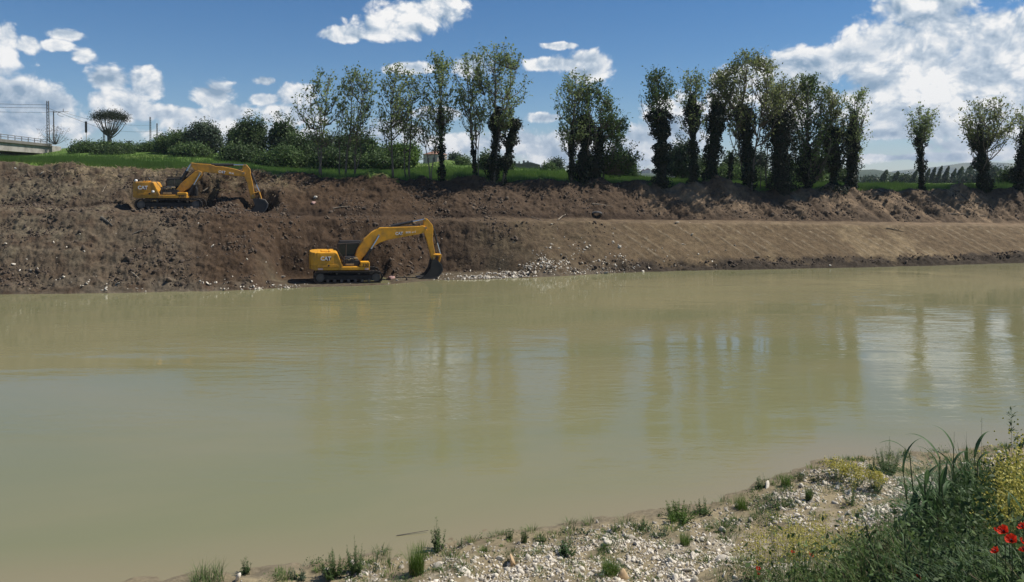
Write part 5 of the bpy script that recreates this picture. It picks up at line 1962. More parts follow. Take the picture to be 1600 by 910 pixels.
# --- thicket along the embankment and behind the field
BL = [
    (108, 150, 222, 118, 'leaf_mid', 'low tangled bush at the foot of the abutment wing wall'),
    (140, 190, 224, 120, 'leaf_mid', 'low bush under the railway signal board'),
    (176, 226, 228, 120, 'leaf_mid', 'long low bush below the crossing sign'),
    (215, 262, 224, 118, 'leaf_mid', 'low bush at the feet of the two masts'),
    (150, 205, 232, 112, 'leaf_dark', 'dark low bramble in front of the pine'),
    (240, 292, 206, 114, 'leaf_mid', 'rounded bush on the slope right of the masts'),
    (268, 318, 200, 112, 'leaf_mid', 'green bush left of the large grey-green one'),
    (252, 340, 226, 104, 'leaf_mid', 'long low bush behind the grass above the upper excavator'),
    (330, 420, 222, 100, 'leaf_dark', 'long dark undergrowth behind the raised boom'),
    (400, 480, 228, 96, 'leaf_mid', 'green undergrowth at the edge of the grass right of the boom'),
    (470, 560, 232, 96, 'leaf_dark', 'dark undergrowth behind the leftmost slender trees'),
    (550, 640, 236, 96, 'leaf_mid', 'green undergrowth left of the yellow-green bush'),
    (1095, 1200, 256, 96, 'leaf_mid', 'green undergrowth behind the left half of the big group'),
    (1190, 1310, 262, 96, 'leaf_mid', 'green undergrowth behind the right half of the big group'),
    (292, 356, 186, 108, 'leaf_grey2', 'large rounded grey-green tree above the upper excavator'),
    (352, 388, 196, 110, 'leaf_dark', 'dark narrow bush between two rounded tree crowns'),
    (366, 424, 176, 106, 'leaf_dark', 'dark dense tree behind the raised boom'),
    (412, 470, 173, 104, 'leaf_dark', 'tall dark tree right of the boom with an uneven top'),
    (440, 486, 205, 100, 'leaf_dark', 'dark bush at the foot of the leftmost slender tree'),
    (470, 530, 203, 104, 'leaf_grey2', 'grey-green bush behind the leftmost slender tree'),
    (515, 566, 200, 106, 'leaf_dark', 'dark bush behind the airy forked tree'),
    (552, 600, 208, 104, 'leaf_mid', 'mid green bush right of the airy forked tree'),
    (590, 630, 222, 108, 'leaf_dark', 'small dark bush behind the sparse thin-stemmed tree'),
    (606, 662, 222, 98, 'leaf_bright', 'yellow-green bush beside the domed building'),
    (700, 722, 243, 150, 'leaf_grey2', 'small scrubby bush right of the domed building'),
    (714, 736, 250, 120, 'leaf_mid', 'small bush on the mound left of the twin-stemmed tree'),
    (748, 776, 240, 92, 'leaf_dark', 'dark bush behind the ivy of the tallest left tree'),
    (776, 800, 250, 100, 'leaf_dark', 'small dark bush left of the ruined building'),
    (858, 882, 250, 150, 'leaf_grey2', 'feathery pale bush left of the centre group'),
    (846, 870, 263, 110, 'leaf_mid', 'low bush on the field right of the ruined building'),
    (896, 940, 240, 100, 'leaf_dark', 'dark undergrowth behind the centre group'),
    (950, 994, 236, 96, 'leaf_mid', 'green undergrowth right of the centre group'),
    (1040, 1090, 214, 92, 'leaf_grey2', 'grey-green bush between the clumped ivy tree and the big group'),
    (1070, 1120, 244, 98, 'leaf_dark', 'dark bush behind the left end of the big group'),
    (1120, 1165, 238, 100, 'leaf_dark', 'dark bush behind the thin leaning stem'),
    (1155, 1205, 232, 98, 'leaf_grey2', 'grey-green bush behind the biggest tree'),
    (1200, 1250, 240, 96, 'leaf_dark', 'dark bush behind the widest ivy column'),
    (1245, 1290, 236, 100, 'leaf_mid', 'green bush behind the hanging foliage tree'),
    (1285, 1345, 262, 100, 'leaf_dark', 'dark low bush behind the right end of the group'),
    (1568, 1590, 262, 90, 'leaf_dark', 'dark bush left of the tree at the right edge'),
]
M['leaf_brown'] = leaf_mat('leaf_brown', (0.05, 0.035, 0.025), (0.10, 0.07, 0.045), (0.16, 0.12, 0.07), 0.2)
for m_ in ('branches', 'foliage'):
    pass
for ob in bpy.data.objects:
    if ob.parent == sh and ob.name.startswith('foliage'):
        ob.data.materials[0] = M['leaf_brown']
M['leaf_grey2'] = leaf_mat('leaf_blue_green', (0.030, 0.050, 0.030), (0.060, 0.090, 0.050), (0.12, 0.155, 0.085), 0.25)
for i, (a, b, rt, dp, mt, lb) in enumerate(BL):
    if b < 680 or a > 890:
        a, b, rt = a - 4, b + 4, rt + 3
    n = int(2300 + 60 * (b - a) + 24 * max(0, 262 - rt))
    bush(lb, a, b, rt, dp, mt, n=n, leaf=0.27 if dp < 130 else 0.34, seed=i, name='low_tree' if rt < 200 else 'bush', cat='tree' if rt < 200 else 'bush')

# --- wind-bent poplars and scrub far to the right
pop = [(1382, 266, 14, 'leftmost wind-bent poplar of the far row'), (1400, 268, 12, 'second poplar from the left, leaning to the right'), (1412, 273, 18, 'broad low poplar in the left half of the far row'), (1429, 266, 11, 'poplar just left of the lone slim tree'),
       (1449, 264, 9, 'thin poplar just right of the lone slim tree'), (1458, 262, 9, 'slim pointed poplar, second right of the lone tree'), (1468, 260, 10, 'tall slim poplar in the middle of the far row'), (1479, 260, 10, 'tall poplar right of the middle of the far row'),
       (1490, 264, 9, 'pale slim poplar before the wide one'), (1500, 261, 14, 'wide dark poplar with a bent top'), (1514, 259, 15, 'widest dark poplar, bent strongly to the right'), (1531, 262, 13, 'poplar behind the flat-topped tree'), (1551, 265, 12, 'last dark poplar right of the flat-topped tree')]
for i, (px, rt, w, lb) in enumerate(pop):
    d = 285 + 6 * (i % 3)
    rng = np.random.default_rng(6000 + i)
    base = far_at_depth(px - 4, d)
    base.z = min(base.z, at(px, 291, d).z)
    root = empty('poplar', base)
    tag(root, lb, 'tree', 'row of wind-bent poplars far behind the field')
    H = at(px, rt, d).z - base.z
    hw = w / 2 * d / FPX
    n = 1500
    s = rng.uniform(0.06, 1, n)
    wd = hw * np.sin(np.clip(s, 0, 1) ** 0.8 * math.pi) ** 0.6 * (0.8 + 0.5 * vnoise(s * 7 + i, s * 0 + i, 5))
    th = rng.uniform(0, 6.28, n)
    r_ = wd * rng.uniform(0.3, 1.05, n)
    P_ = np.stack([1.9 * s ** 1.5 + r_ * np.cos(th), r_ * np.sin(th), s * H], -1)
    leaves('crown', P_, rng.uniform(0.4, 0.8, n), np.clip(0.4 + 0.25 * rng.normal(size=n), 0, 1), M['leaf_dark'] if i % 4 != 4 else M['leaf_mid'], root, rng, slim=0.6, outward=np.stack([np.cos(th), np.sin(th), 0.3 + 0 * th], -1))
    mb = MB()
    mb.tube([(0, 0, -0.5), (0.5, 0, H * 0.5), (1.6, 0, H * 0.9)], [0.3, 0.2, 0.05], 5)
    mb.build('trunk', M['bark'], root)
for i, (a, b, rt, d, mt, lb) in enumerate([(1342, 1376, 281, 320, 'leaf_grey2', 'low grey scrub at the left end of the far poplar row'), (1370, 1440, 279, 305, 'leaf_dark', 'dark scrub under the left poplars'), (1495, 1560, 272, 260, 'leaf_grey2', 'rounded olive scrub in front of the right poplars'),
                                           (1440, 1500, 281, 300, 'leaf_grey2', 'low scrub under the slim middle poplars'), (1552, 1640, 281, 300, 'leaf_grey2', 'low scrub stretching to the right edge'), (1548, 1566, 268, 240, 'leaf_grey2', 'small rounded bush right of the flat-topped tree trunk')]):
    bush(lb, a, b, rt, d, mt, n=3000, leaf=0.75, seed=200 + i, stem=False, group='far scrub under the poplars')

# --- grass along the top edge and over the field
gr_ = np.random.default_rng(91)
n = 170000
ga = gr_.uniform(-0.74, 0.74, n)
goff = gr_.exponential(15.0, n)
gy = W_at(ga) + np.interp(ga, PA, O3) + goff + 0.35
gz, gt_, _, _, go3, _, _, _ = far_height(ga, gy)
keepg = (gt_ - go3 + 1.1 * fbm(ga * gy * 1.2, gy * 1.6, 62, 4) + 0.35 * fbm(ga * gy * 0.22, gy * 0.3, 61, 4) > 0.2)
ga, gy, gz = ga[keepg], gy[keepg], gz[keepg]
n = len(ga)
hgt = gr_.uniform(0.15, 0.42, n) * (1 + 0.8 * (fbm(ga * gy * 0.6, gy * 0.6, 95, 2))) * (1 + 2.2 * np.clip(fbm(ga * gy * 0.35, gy * 0.35, 97, 3) - 0.12, 0, 1))
dx = gr_.normal(0, 0.10, n)
P0_ = np.stack([ga * gy, gy, gz - 0.05], -1)
wv = 0.035
V = np.stack([P0_ + np.array([-wv, 0, 0]), P0_ + np.array([wv, 0, 0]), P0_ + np.stack([dx, gr_.normal(0, .06, n), hgt], -1)], 1)
g = mesh_np('field_grass', V.reshape(-1, 3), np.arange(n * 3).reshape(n, 3), M['grass'], None, {'tone': ('POINT', 'FLOAT', np.repeat(gr_.uniform(0.1, 0.9, n), 3))})
tag(g, 'green grass growing along the top of the far bank', None, None, 'stuff')

# --- debris on the bank
n = 900
ga = gr_.uniform(-0.62, -0.30, n)
gt_ = np.interp(ga, PA, O3) - np.abs(gr_.normal(0, 1.3, n)) + 0.4
gy = W_at(ga) + gt_
gz = far_height(ga, gy)[0]
th = gr_.uniform(0, 6.28, n)
ln = gr_.uniform(0.15, 0.55, n)
dv = np.stack([np.cos(th) * ln, np.sin(th) * ln, gr_.normal(0, 0.16, n)], -1)
P0_ = np.stack([ga * gy, gy, gz + 0.04], -1)
V = np.stack([P0_ - dv / 2 + np.array([0, 0, -.02]), P0_ - dv / 2 + np.array([0, 0, .03]), P0_ + dv / 2 + np.array([0, 0, .03]), P0_ + dv / 2 + np.array([0, 0, -.02])], 1)
g = mesh_np('dry_reed_litter', V.reshape(-1, 3), np.arange(n * 4).reshape(n, 4), M['leaf_dry'], None, {'tone': ('POINT', 'FLOAT', np.repeat(gr_.uniform(0.2, 1, n), 4))})
tag(g, 'pale dry reed litter strewn over the upper slope', None, None, 'stuff')


def log(px0, r0, px1, r1, rad, label, mat='dead', cat='branch', name='fallen_branch', twigs=2):
    a, b = far_hit(px0, r0), far_hit(px1, r1)
    mid = a.lerp(b, 0.5) + Vector((0, 0, 0.06))
    o_ = a.copy()
    mb = MB()
    mb.tube([a - o_ + Vector((0, 0, rad)), mid - o_ + Vector((0, 0, rad)), b - o_ + Vector((0, 0, rad * 1.5))], [rad, rad * .8, rad * .4], 6)
    for k in range(twigs):
        s = 0.4 + 0.25 * k
        st = a.lerp(b, s) - o_
        mb.tube([st + Vector((0, 0, rad)), st + Vector((0.25, -0.1, 0.3 + 0.1 * k))], [rad * .4, rad * .15], 4)
    o = mb.build(name, M[mat])
    o.location = o_
    return tag(o, label, cat)


log(872, 345, 884, 337, 0.06, 'pale broken stick poking up from the bench edge')
log(925, 320, 958, 325, 0.06, 'long thin root lying on the upper slope left of the tyre')
log(318, 303, 331, 296, 0.09, 'pale stub of wood on the slope right of the upper cab')
log(160, 303, 167, 290, 0.04, 'thin dry stalk leaning on the slope left of the upper excavator')
log(1385, 358, 1412, 364, 0.05, 'dark forked twig at the top of the smoothed slope', 'bark')
log(1482, 335, 1545, 340, 0.05, 'long dark root near the foot of the upper slope at the right', 'bark')
log(1495, 300, 1525, 326, 0.06, 'dark root running diagonally down the sandy slope', 'bark')
log(830, 340, 858, 353, 0.035, 'thin pale branch crossing the bench edge')
log(520, 328, 545, 325, 0.06, 'pale branch lying on the slope above the bench')
log(158, 343, 176, 358, 0.09, 'blackened branch on the left slope below the bench', 'bark')
log(208, 368, 226, 362, 0.07, 'dark crooked root in the middle of the left slope', 'bark')
log(205, 427, 218, 440, 0.05, 'curved pale root by the water on the left')
tp = far_hit(933, 337)
ty = empty('old_tyre', tp + Vector((0, 0, 0.12)))
tag(ty, 'discarded grey tyre lying at the foot of the upper slope', 'tyre')
mb = MB()
nn, mm_ = 24, 8
vs, fs = [], []
for i in range(nn):
    for j in range(mm_):
        A, Bq = 2 * math.pi * i / nn, 2 * math.pi * j / mm_
        r_ = 0.34 + 0.12 * math.cos(Bq)
        vs.append((r_ * math.cos(A), r_ * math.sin(A), 0.11 * math.sin(Bq)))
for i in range(nn):
    for j in range(mm_):
        fs.append((i * mm_ + j, ((i + 1) % nn) * mm_ + j, ((i + 1) % nn) * mm_ + (j + 1) % mm_, i * mm_ + (j + 1) % mm_))
mb.add(vs, fs)
mb.build('tyre_casing', M['rubber'], ty, smooth=True)
mb = MB()
for i in range(nn):
    mb.box(0.455, 0.475, -0.03, 0.03, -0.07, 0.07, Matrix.Rotation(2 * math.pi * i / nn, 4, 'Z'))
mb.build('tread', M['rubber'], ty)
ty.rotation_euler = (R(-24), R(6), 0)

# ------------------------------------------------------------------ plants of the near bank
def near_at(px, y, row=760):
    a = ray(px, row)[0]
    return Vector((a * y, y, near_z(a * y, y)))


def blades(name, base, az_, length, width, lean, mat, parent, tone, seg=4, base_w=0.6):
    """arching strips; all arrays over the blades"""
    n = len(base)
    s = np.linspace(0, 1, seg + 1)[None, :, None]
    out = np.stack([np.cos(az_), np.sin(az_), 0 * az_], -1)[:, None, :]
    sdv = np.stack([-np.sin(az_), np.cos(az_), 0 * az_], -1)[:, None, :]
    L_, le = length[:, None, None], lean[:, None, None]
    ctr = base[:, None, :] + out * (L_ * le * s ** 1.8) + np.array([0, 0, 1.0]) * (L_ * (s - 0.55 * le ** 1.3 * s ** 2.6))
    wd = width[:, None, None] * np.where(s < 0.3, base_w + (1 - base_w) * s / 0.3, (1 - s) / 0.7) + 0.0004
    V = np.stack([ctr - sdv * wd / 2, ctr + sdv * wd / 2], 2).reshape(n, -1, 3)
    k = np.arange(seg)
    f = np.stack([2 * k, 2 * k + 1, 2 * k + 3, 2 * k + 2], -1)
    F = (f[None] + (np.arange(n) * 2 * (seg + 1))[:, None, None]).reshape(-1, 4)
    return mesh_np(name, V.reshape(-1, 3), F, M[mat], parent, {'tone': ('POINT', 'FLOAT', np.repeat(tone, 2 * (seg + 1)))}, smooth=True)


def tuft(label, px, row, h_px, w_px, mat='leaf_bright', n=160, seed=0, name='grass_tuft', cat='grass tuft', group='grass tufts on the gravel bar', wid=0.006):
    rng = np.random.default_rng(7000 + seed)
    q = near_hit(px, row)
    root = empty(name, q)
    tag(root, label, cat, group)
    m_ = q.y / FPX
    H, Wd = h_px * m_ * 1.1, w_px * m_ / 2
    az_ = rng.uniform(0, 6.28, n)
    r_ = Wd * 0.45 * np.sqrt(rng.random(n))
    ph = rng.uniform(0, 6.28, n)
    base = np.stack([r_ * np.cos(ph), r_ * np.sin(ph), np.full(n, -0.02)], -1)
    blades('blades', base, az_, H * rng.uniform(0.5, 1.1, n), np.full(n, wid) * rng.uniform(0.7, 1.3, n), rng.uniform(0.1, 0.95, n) * min(1.0, Wd / H * 1.2), mat, root, rng.uniform(0.1, 1, n))
    k = max(4, n // 12)
    blades('dry_blades', base[:k], az_[:k] + 1, H * rng.uniform(0.4, 0.8, k), np.full(k, wid * 0.8), rng.uniform(0.4, 1.0, k), 'leaf_dry', root, rng.uniform(0.1, 0.7, k))
    return root


def herb(label, q, H, spread, nst=8, nl=40, leaf=0.04, mat='leaf_mid', flower=None, nf=12, fsz=0.014, seed=0, name='weed', cat='plant', group='weeds on the gravel bar', slim=0.4, stem_r=0.004, stem_mat='stem_green', taper=1.0, up=0.35):
    rng = np.random.default_rng(8000 + seed)
    nst, nl, leaf = int(nst * 1.35) + 1, int(nl * 1.5), leaf * 1.55
    root = empty(name, q)
    tag(root, label, cat, group)
    mb = MB()
    LP, LS, OU, FP = [], [], [], []
    for k in range(nst):
        an = rng.uniform(0, 6.28)
        r_ = spread * math.sqrt(rng.random())
        h = H * rng.uniform(0.6, 1.0) * (1 - 0.35 * r_ / max(spread, .01))
        if k == 0:
            r_, h = 0.0, H
        b = Vector((0.3 * r_ * math.cos(an), 0.3 * r_ * math.sin(an), -0.03))
        t_ = Vector((r_ * math.cos(an) + rng.normal(0, .02), r_ * math.sin(an) + rng.normal(0, .02), h))
        pth = curve(b, t_, 0.5, 6)
        mb.tube(pth, [stem_r * (1 - 0.7 * j / 5) for j in range(6)], 4, cap=False)
        s = rng.uniform(0.1, 1.0, nl) ** 0.85
        P_ = np.array([pth[min(4, int(v * 5))].lerp(pth[min(4, int(v * 5)) + 1], v * 5 - min(4, int(v * 5)))[:] for v in s])
        ls = leaf * (1.15 - 0.75 * taper * s) * rng.uniform(0.6, 1.2, nl)
        th = rng.uniform(0, 6.28, nl)
        o_ = np.stack([np.cos(th), np.sin(th), 0.25 + 0 * th], -1)
        LP.append(P_ + o_ * ls[:, None] * 0.5)
        LS.append(ls)
        OU.append(o_)
        if flower:
            sf = rng.uniform(0.72, 1.05, nf)
            pf = np.array([(pth[5] * v + pth[3] * (1 - v))[:] for v in sf])
            FP.append(pf + rng.normal(size=(nf, 3)) * np.array([0.05, 0.05, 0.035]) * (H / 0.6))
    mb.build('stems', M[stem_mat], root)
    LP, LS, OU = np.concatenate(LP), np.concatenate(LS), np.concatenate(OU)
    # leaves point away from their stem
    n = len(LP)
    ax = OU + rng.normal(size=(n, 3)) * 0.35 + np.array([0, 0, up])
    ax /= np.linalg.norm(ax, axis=1)[:, None]
    sdv = np.cross(ax, np.array([0, 0, 1.0]) + 0.3 * rng.normal(size=(n, 3)))
    sdv /= np.linalg.norm(sdv, axis=1)[:, None]
    nr = np.cross(sdv, ax)
    L_ = LS[:, None]
    V = np.stack([LP - ax * L_ * .5, LP + sdv * L_ * slim * .5, LP + ax * L_ * .5 - nr * L_ * .12, LP - sdv * L_ * slim * .5], 1)
    mesh_np('foliage', V.reshape(-1, 3), np.arange(n * 4).reshape(n, 4), M[mat], root, {'tone': ('POINT', 'FLOAT', np.repeat(np.clip(rng.normal(.45, .22, n), 0, 1), 4))})
    if flower:
        FP = np.concatenate(FP)
        k = len(FP)
        P2 = np.repeat(FP, 2, 0)
        leaves('flowers', P2, fsz * rng.uniform(0.8, 1.3, 2 * k), rng.uniform(0, 1, 2 * k), M[flower], root, rng, slim=0.95)['kind'] = 'stuff'
    return root


def weed(label, px, row, top, w_px, **k):
    q = near_hit(px, row)
    m_ = q.y / FPX
    return herb(label, q, (row - top) * m_ * 1.08, w_px * m_ / 2, **k)


M['stem_green'] = paint('green_stem', (0.06, 0.085, 0.03), 0.7, grime=0.4)
M['stem_pale'] = paint('pale_root', (0.34, 0.30, 0.23), 0.8, grime=0.4)
M['stem_brown'] = paint('reddish_stem', (0.10, 0.06, 0.04), 0.8, grime=0.4)

tuft('sparse reedy grass standing in the shallows at the bottom left', 325, 912, 36, 120, 'leaf_mid', 260, 1, wid=0.008)
weed('small dark weed right of the reedy grass at the bottom left', 384, 897, 872, 24, nst=8, nl=16, leaf=0.05, mat='leaf_dark', seed=2)
tuft('thin grass between the small dark weed and the leafy weed pair', 440, 908, 22, 40, 'leaf_mid', 60, 3)
weed('low grey weed with bent leaves left of the leafy weed pair', 468, 907, 884, 30, nst=8, nl=18, leaf=0.05, mat='leaf_grey2', seed=4)
weed('bushy leafy weed with a rounded top, left one of the pair', 522, 902, 857, 44, nst=14, nl=46, leaf=0.042, mat='leaf_mid', seed=5)
weed('taller pointed leafy weed, right one of the pair', 556, 896, 840, 42, nst=14, nl=52, leaf=0.040, mat='leaf_mid', seed=6)
weed('thin twiggy weed right of the leafy pair', 583, 893, 857, 28, nst=6, nl=18, leaf=0.026, mat='leaf_grey2', seed=7)
tuft('few upright thin stalks standing at the water left of the bright tuft', 608, 888, 44, 14, 'leaf_mid', 14, 8, name='reed_stalks', cat='stalks')
tuft('bright green dense grass tuft nearest the water on the left', 651, 896, 48, 52, 'leaf_bright', 420, 9)
weed('spiky upright weed with exposed pale roots beside the water', 685, 861, 811, 26, nst=7, nl=52, leaf=0.045, mat='leaf_mid', seed=10, taper=0.9)
mb = MB()
q = near_hit(685, 861)
for k in range(9):
    an = k * 0.7
    mb.tube([(0, 0, 0.09), (0.06 * math.cos(an), 0.06 * math.sin(an), 0.05), (0.16 * math.cos(an), 0.16 * math.sin(an), 0.0)], [0.010, 0.007, 0.003], 4, cap=False)
o = mb.build('roots', M['stem_pale'], [x for x in bpy.data.objects if x.get('label', '').startswith('spiky upright')][0])
weed('tiny weed on wet ground right of the weed with pale roots', 722, 856, 840, 18, nst=5, nl=12, leaf=0.04, mat='leaf_dark', seed=11)
tuft('small bright tuft between the wet shore and the first pebbles', 757, 862, 14, 26, 'leaf_bright', 80, 12)
weed('small dark rounded weed at the water line, left of the darker grassy one', 796, 842, 826, 16, nst=7, nl=20, leaf=0.03, mat='leaf_dark', seed=13)
tuft('dark narrow grass clump at the water line', 819, 849, 24, 20, 'leaf_dark', 110, 14)
weed('dark low weed right of the narrow grass clump', 848, 844, 829, 24, nst=7, nl=16, leaf=0.035, mat='leaf_dark', seed=15)
weed('bluish broad-leaved weed among the pebbles', 885, 868, 845, 36, nst=9, nl=14, leaf=0.075, mat='leaf_reed', seed=16, slim=0.35)
weed('forked weed with two long leaning leaves at the water', 911, 834, 814, 26, nst=2, nl=16, leaf=0.06, mat='leaf_dark', seed=17)
weed('upright small weed right of the forked one', 959, 832, 811, 16, nst=4, nl=20, leaf=0.035, mat='leaf_mid', seed=18)
tuft('bright green spreading grass tuft in the middle of the pebbles', 954, 897, 32, 56, 'leaf_bright', 300, 19)
weed('low green weed patch left of the long green bush', 1003, 828, 808, 40, nst=12, nl=16, leaf=0.045, mat='leaf_mid', seed=20)
weed('long low green bush along the water edge', 1060, 812, 782, 64, nst=24, nl=36, leaf=0.045, mat='leaf_bright', seed=21, name='low_bush', cat='bush')
weed('dark tip of the long low bush reaching towards the water', 1098, 802, 776, 34, nst=12, nl=26, leaf=0.04, mat='leaf_mid', seed=22)
tuft('green tuft in the pebbles below the long low bush', 1070, 852, 26, 36, 'leaf_bright', 180, 23)
weed('sprawling grey-green weed above the green tuft', 1032, 838, 820, 40, nst=12, nl=12, leaf=0.04, mat='leaf_grey2', seed=24)
tuft('green grass tuft leaning over the little inlet', 1158, 796, 28, 42, 'leaf_bright', 220, 25)
weed('dark weed with broad leaves beside the rounded white stone', 1190, 762, 741, 22, nst=6, nl=14, leaf=0.055, mat='leaf_dark', seed=26)
tuft('bright tuft at the water edge right of the broad-leaved weed', 1228, 759, 22, 34, 'leaf_bright', 200, 27)
tuft('dark little rushes right of the bright water-edge tuft', 1250, 752, 18, 18, 'leaf_dark', 70, 28)
weed('low dark leafy patch left of the yellow flowers', 1277, 754, 737, 36, nst=10, nl=18, leaf=0.04, mat='leaf_dark', seed=29)
tuft('rounded dense tuft below the low dark leafy patch', 1264, 782, 26, 24, 'leaf_mid', 220, 30)
weed('sprawling green weeds on the pebbles below the bright tuft', 1222, 794, 766, 56, nst=20, nl=26, leaf=0.035, mat='leaf_mid', seed=31)
weed('olive weeds among the stones left of the inlet tuft', 1130, 826, 806, 50, nst=14, nl=18, leaf=0.035, mat='leaf_mid', seed=32)
for i, (px, row, top, w, lb) in enumerate([(1306, 752, 716, 44, 'yellow flowering clump nearest the water tip'), (1334, 758, 722, 48, 'yellow flowering clump in the middle of the shore patch'), (1366, 764, 734, 40, 'yellow flowering clump at the right end of the shore patch')]):
    weed(lb, px, row, top, w, nst=22, nl=20, leaf=0.028, mat='leaf_mid', flower='leaf_yellow', nf=16, fsz=0.030, seed=40 + i, name='flowering_weed', group='yellow flowering weeds on the gravel bar')
weed('dark-footed weed standing below the yellow clumps', 1330, 789, 742, 34, nst=12, nl=30, leaf=0.03, mat='leaf_mid', flower='leaf_yellow', nf=4, fsz=0.02, seed=44)
weed('feathery upright shrub-like weed at the water right of the yellow clumps', 1388, 741, 686, 44, nst=16, nl=60, leaf=0.042, mat='leaf_mid', seed=45)
weed('dark feathery low weed at the foot of the upright one', 1366, 738, 710, 30, nst=12, nl=30, leaf=0.035, mat='leaf_dark', seed=46)
weed('two-leaved seedling at the water right of the upright weed', 1413, 715, 703, 14, nst=3, nl=8, leaf=0.05, mat='leaf_dark', seed=47)

# flowering weeds and grasses of the foreground slope
fg = [(1178, 905, 830, 60, 'y'), (1205, 912, 812, 60, 'y'), (1232, 915, 806, 64, 'y'), (1262, 918, 800, 64, 'y'), (1292, 918, 806, 60, 'y'), (1318, 914, 812, 60, 'g'), (1240, 870, 812, 50, 'y'), (1282, 872, 810, 52, 'y'),
      (1345, 920, 800, 64, 'g'), (1372, 924, 790, 60, 'g'), (1400, 930, 786, 60, 'g'), (1336, 880, 800, 40, 'y'), (1210, 850, 806, 40, 'd'), (1150, 890, 850, 44, 'd'), (1098, 880, 850, 40, 'd'), (1390, 850, 770, 44, 'd'), (1420, 880, 760, 50, 'g')]
where = ['at the left end', 'second from the left', 'third from the left', 'before the middle', 'in the middle', 'right of the middle', 'behind the third', 'behind the middle one', 'near the reeds', 'just left of the reeds', 'at the foot of the reeds',
         'behind the green one', 'at the back on the pebbles', 'leftmost on the pebbles', 'far left on bare pebbles', 'tall and thin before the pebbles', 'leaning on the reeds']
kinds = {'y': ('pale yellow flowering weed', 'leaf_olive', 'leaf_yellow'), 'g': ('leafy green weed', 'leaf_mid', None), 'd': ('dry reddish-stemmed weed', 'leaf_olive', None)}
for i, (px, row, top, w, kd) in enumerate(fg):
    nm, mt, fl = kinds[kd]
    weed('%s %s in the foreground patch' % (nm, where[i]), px, row, top, w, nst=20 if kd != 'd' else 9, nl=34 if kd != 'd' else 12, leaf=0.026 if kd != 'g' else 0.05, mat=mt, flower=fl, nf=11, fsz=0.024, seed=60 + i,
         name='flowering_weed' if kd == 'y' else 'weed', group='weeds of the foreground patch', stem_r=0.0028, stem_mat='stem_brown' if kd == 'd' else 'stem_green', slim=0.35)

# ground cover of the slope below the camera: stems, blades and small leaves nobody could count
ur = np.random.default_rng(123)
n = 52000
uy = ur.uniform(3.2, 13.5, n)
ua = ur.uniform(0.12, 0.80, n)
ux = ua * uy
uz, ut = near_height(ux, uy)
dn = sst(ut + 1.3 * fbm(ux * 0.7, uy * 0.7, 301, 3) + 9.0 * (ua - 0.62), 5.2, 8.0) + 0.10 * (ua > 0.25) * (ut > 2.5)
k_ = ur.random(n) < dn
ux, uy, uz, ut, ua = ux[k_], uy[k_], uz[k_], ut[k_], ua[k_]
n = len(ux)
hh_ = ur.uniform(0.08, 0.42, n) * (0.4 + sst(ut, 4, 9)) * (0.7 + 1.2 * np.clip(fbm(ux * 1.6, uy * 1.6, 305, 3) + .3, 0, 1))
dry = ur.random(n) < 0.38
for nm, sel, mt, lb in (('undergrowth', ~dry & (ur.random(n) < 0.6), 'leaf_mid', 'tangle of green blades covering the slope at the lower right'), ('fresh_undergrowth', ~dry & (ux * 7.3 % 1 < 0.35), 'leaf_bright', 'fresh yellow-green blades in the tangle at the lower right'), ('dry_undergrowth', dry, 'leaf_dry', 'dry straw-coloured stems mixed into the green tangle')):
    m0 = int(sel.sum())
    g = blades(nm, np.stack([ux, uy, uz - 0.02], -1)[sel], ur.uniform(0, 6.28, m0), hh_[sel], ur.uniform(0.003, 0.010, m0) * (0.5 if mt == 'leaf_dry' else 1), ur.uniform(0.1, 0.9, m0), mt, None, ur.uniform(0, 1, m0), seg=3)
    tag(g, lb, None, None, 'stuff')
n2 = 60000
s_ = ur.integers(0, n, n2)
P_ = np.stack([ux[s_], uy[s_], uz[s_]], -1) + ur.normal(size=(n2, 3)) * np.array([0.06, 0.06, 0]) + np.stack([0 * s_, 0 * s_, hh_[s_] * ur.uniform(0.1, 1.0, n2)], -1)
keep_ = ua[s_] > 0.30
g = leaves('leafy_undergrowth', P_[keep_], ur.uniform(0.022, 0.075, keep_.sum()), np.clip(ur.normal(.4, .25, keep_.sum()), 0, 1), M['leaf_mid'], None, ur, slim=0.45)
tag(g, 'small dark leaves filling the tangle at the lower right', None, None, 'stuff')

# big reed grass: every plant a thing, every long leaf a part
leaf_meshes = []


def reed_leaf_mesh(k):
    rng = np.random.default_rng(900 + k)
    L_, w = 1.0, 0.11
    seg = 9
    lean = [0.45, 0.6, 0.8, 0.95, 1.1, 0.7][k % 6]
    V, F, T = [], [], []
    for i in range(seg + 1):
        s = i / seg
        x = lean * s ** 1.4 * 0.85
        z = s - 0.62 * lean ** 1.5 * s ** 2.8
        wd = w * (0.55 + 1.2 * s if s < 0.35 else (1 - s) / 0.65 * 0.97 + 0.02)
        tw = 0.25 * math.sin(3 * s + k)
        for u in (-1, 0, 1):
            V.append((x - abs(u) * 0 + tw * u * wd * 0.3, u * wd / 2, z + (0.18 * wd if u else 0)))
            T.append(0.45 + 0.35 * (u == 0) + rng.uniform(-.1, .1))
    for i in range(seg):
        for j in range(2):
            a = i * 3 + j
            F.append((a, a + 1, a + 4, a + 3))
    o = mesh_np('leaf', V, F, M['leaf_reed'], None, {'tone': ('POINT', 'FLOAT', T)}, smooth=True)
    me = o.data
    bpy.data.objects.remove(o)
    return me


leaf_meshes = [reed_leaf_mesh(k) for k in range(6)]
rr = random.Random(5)


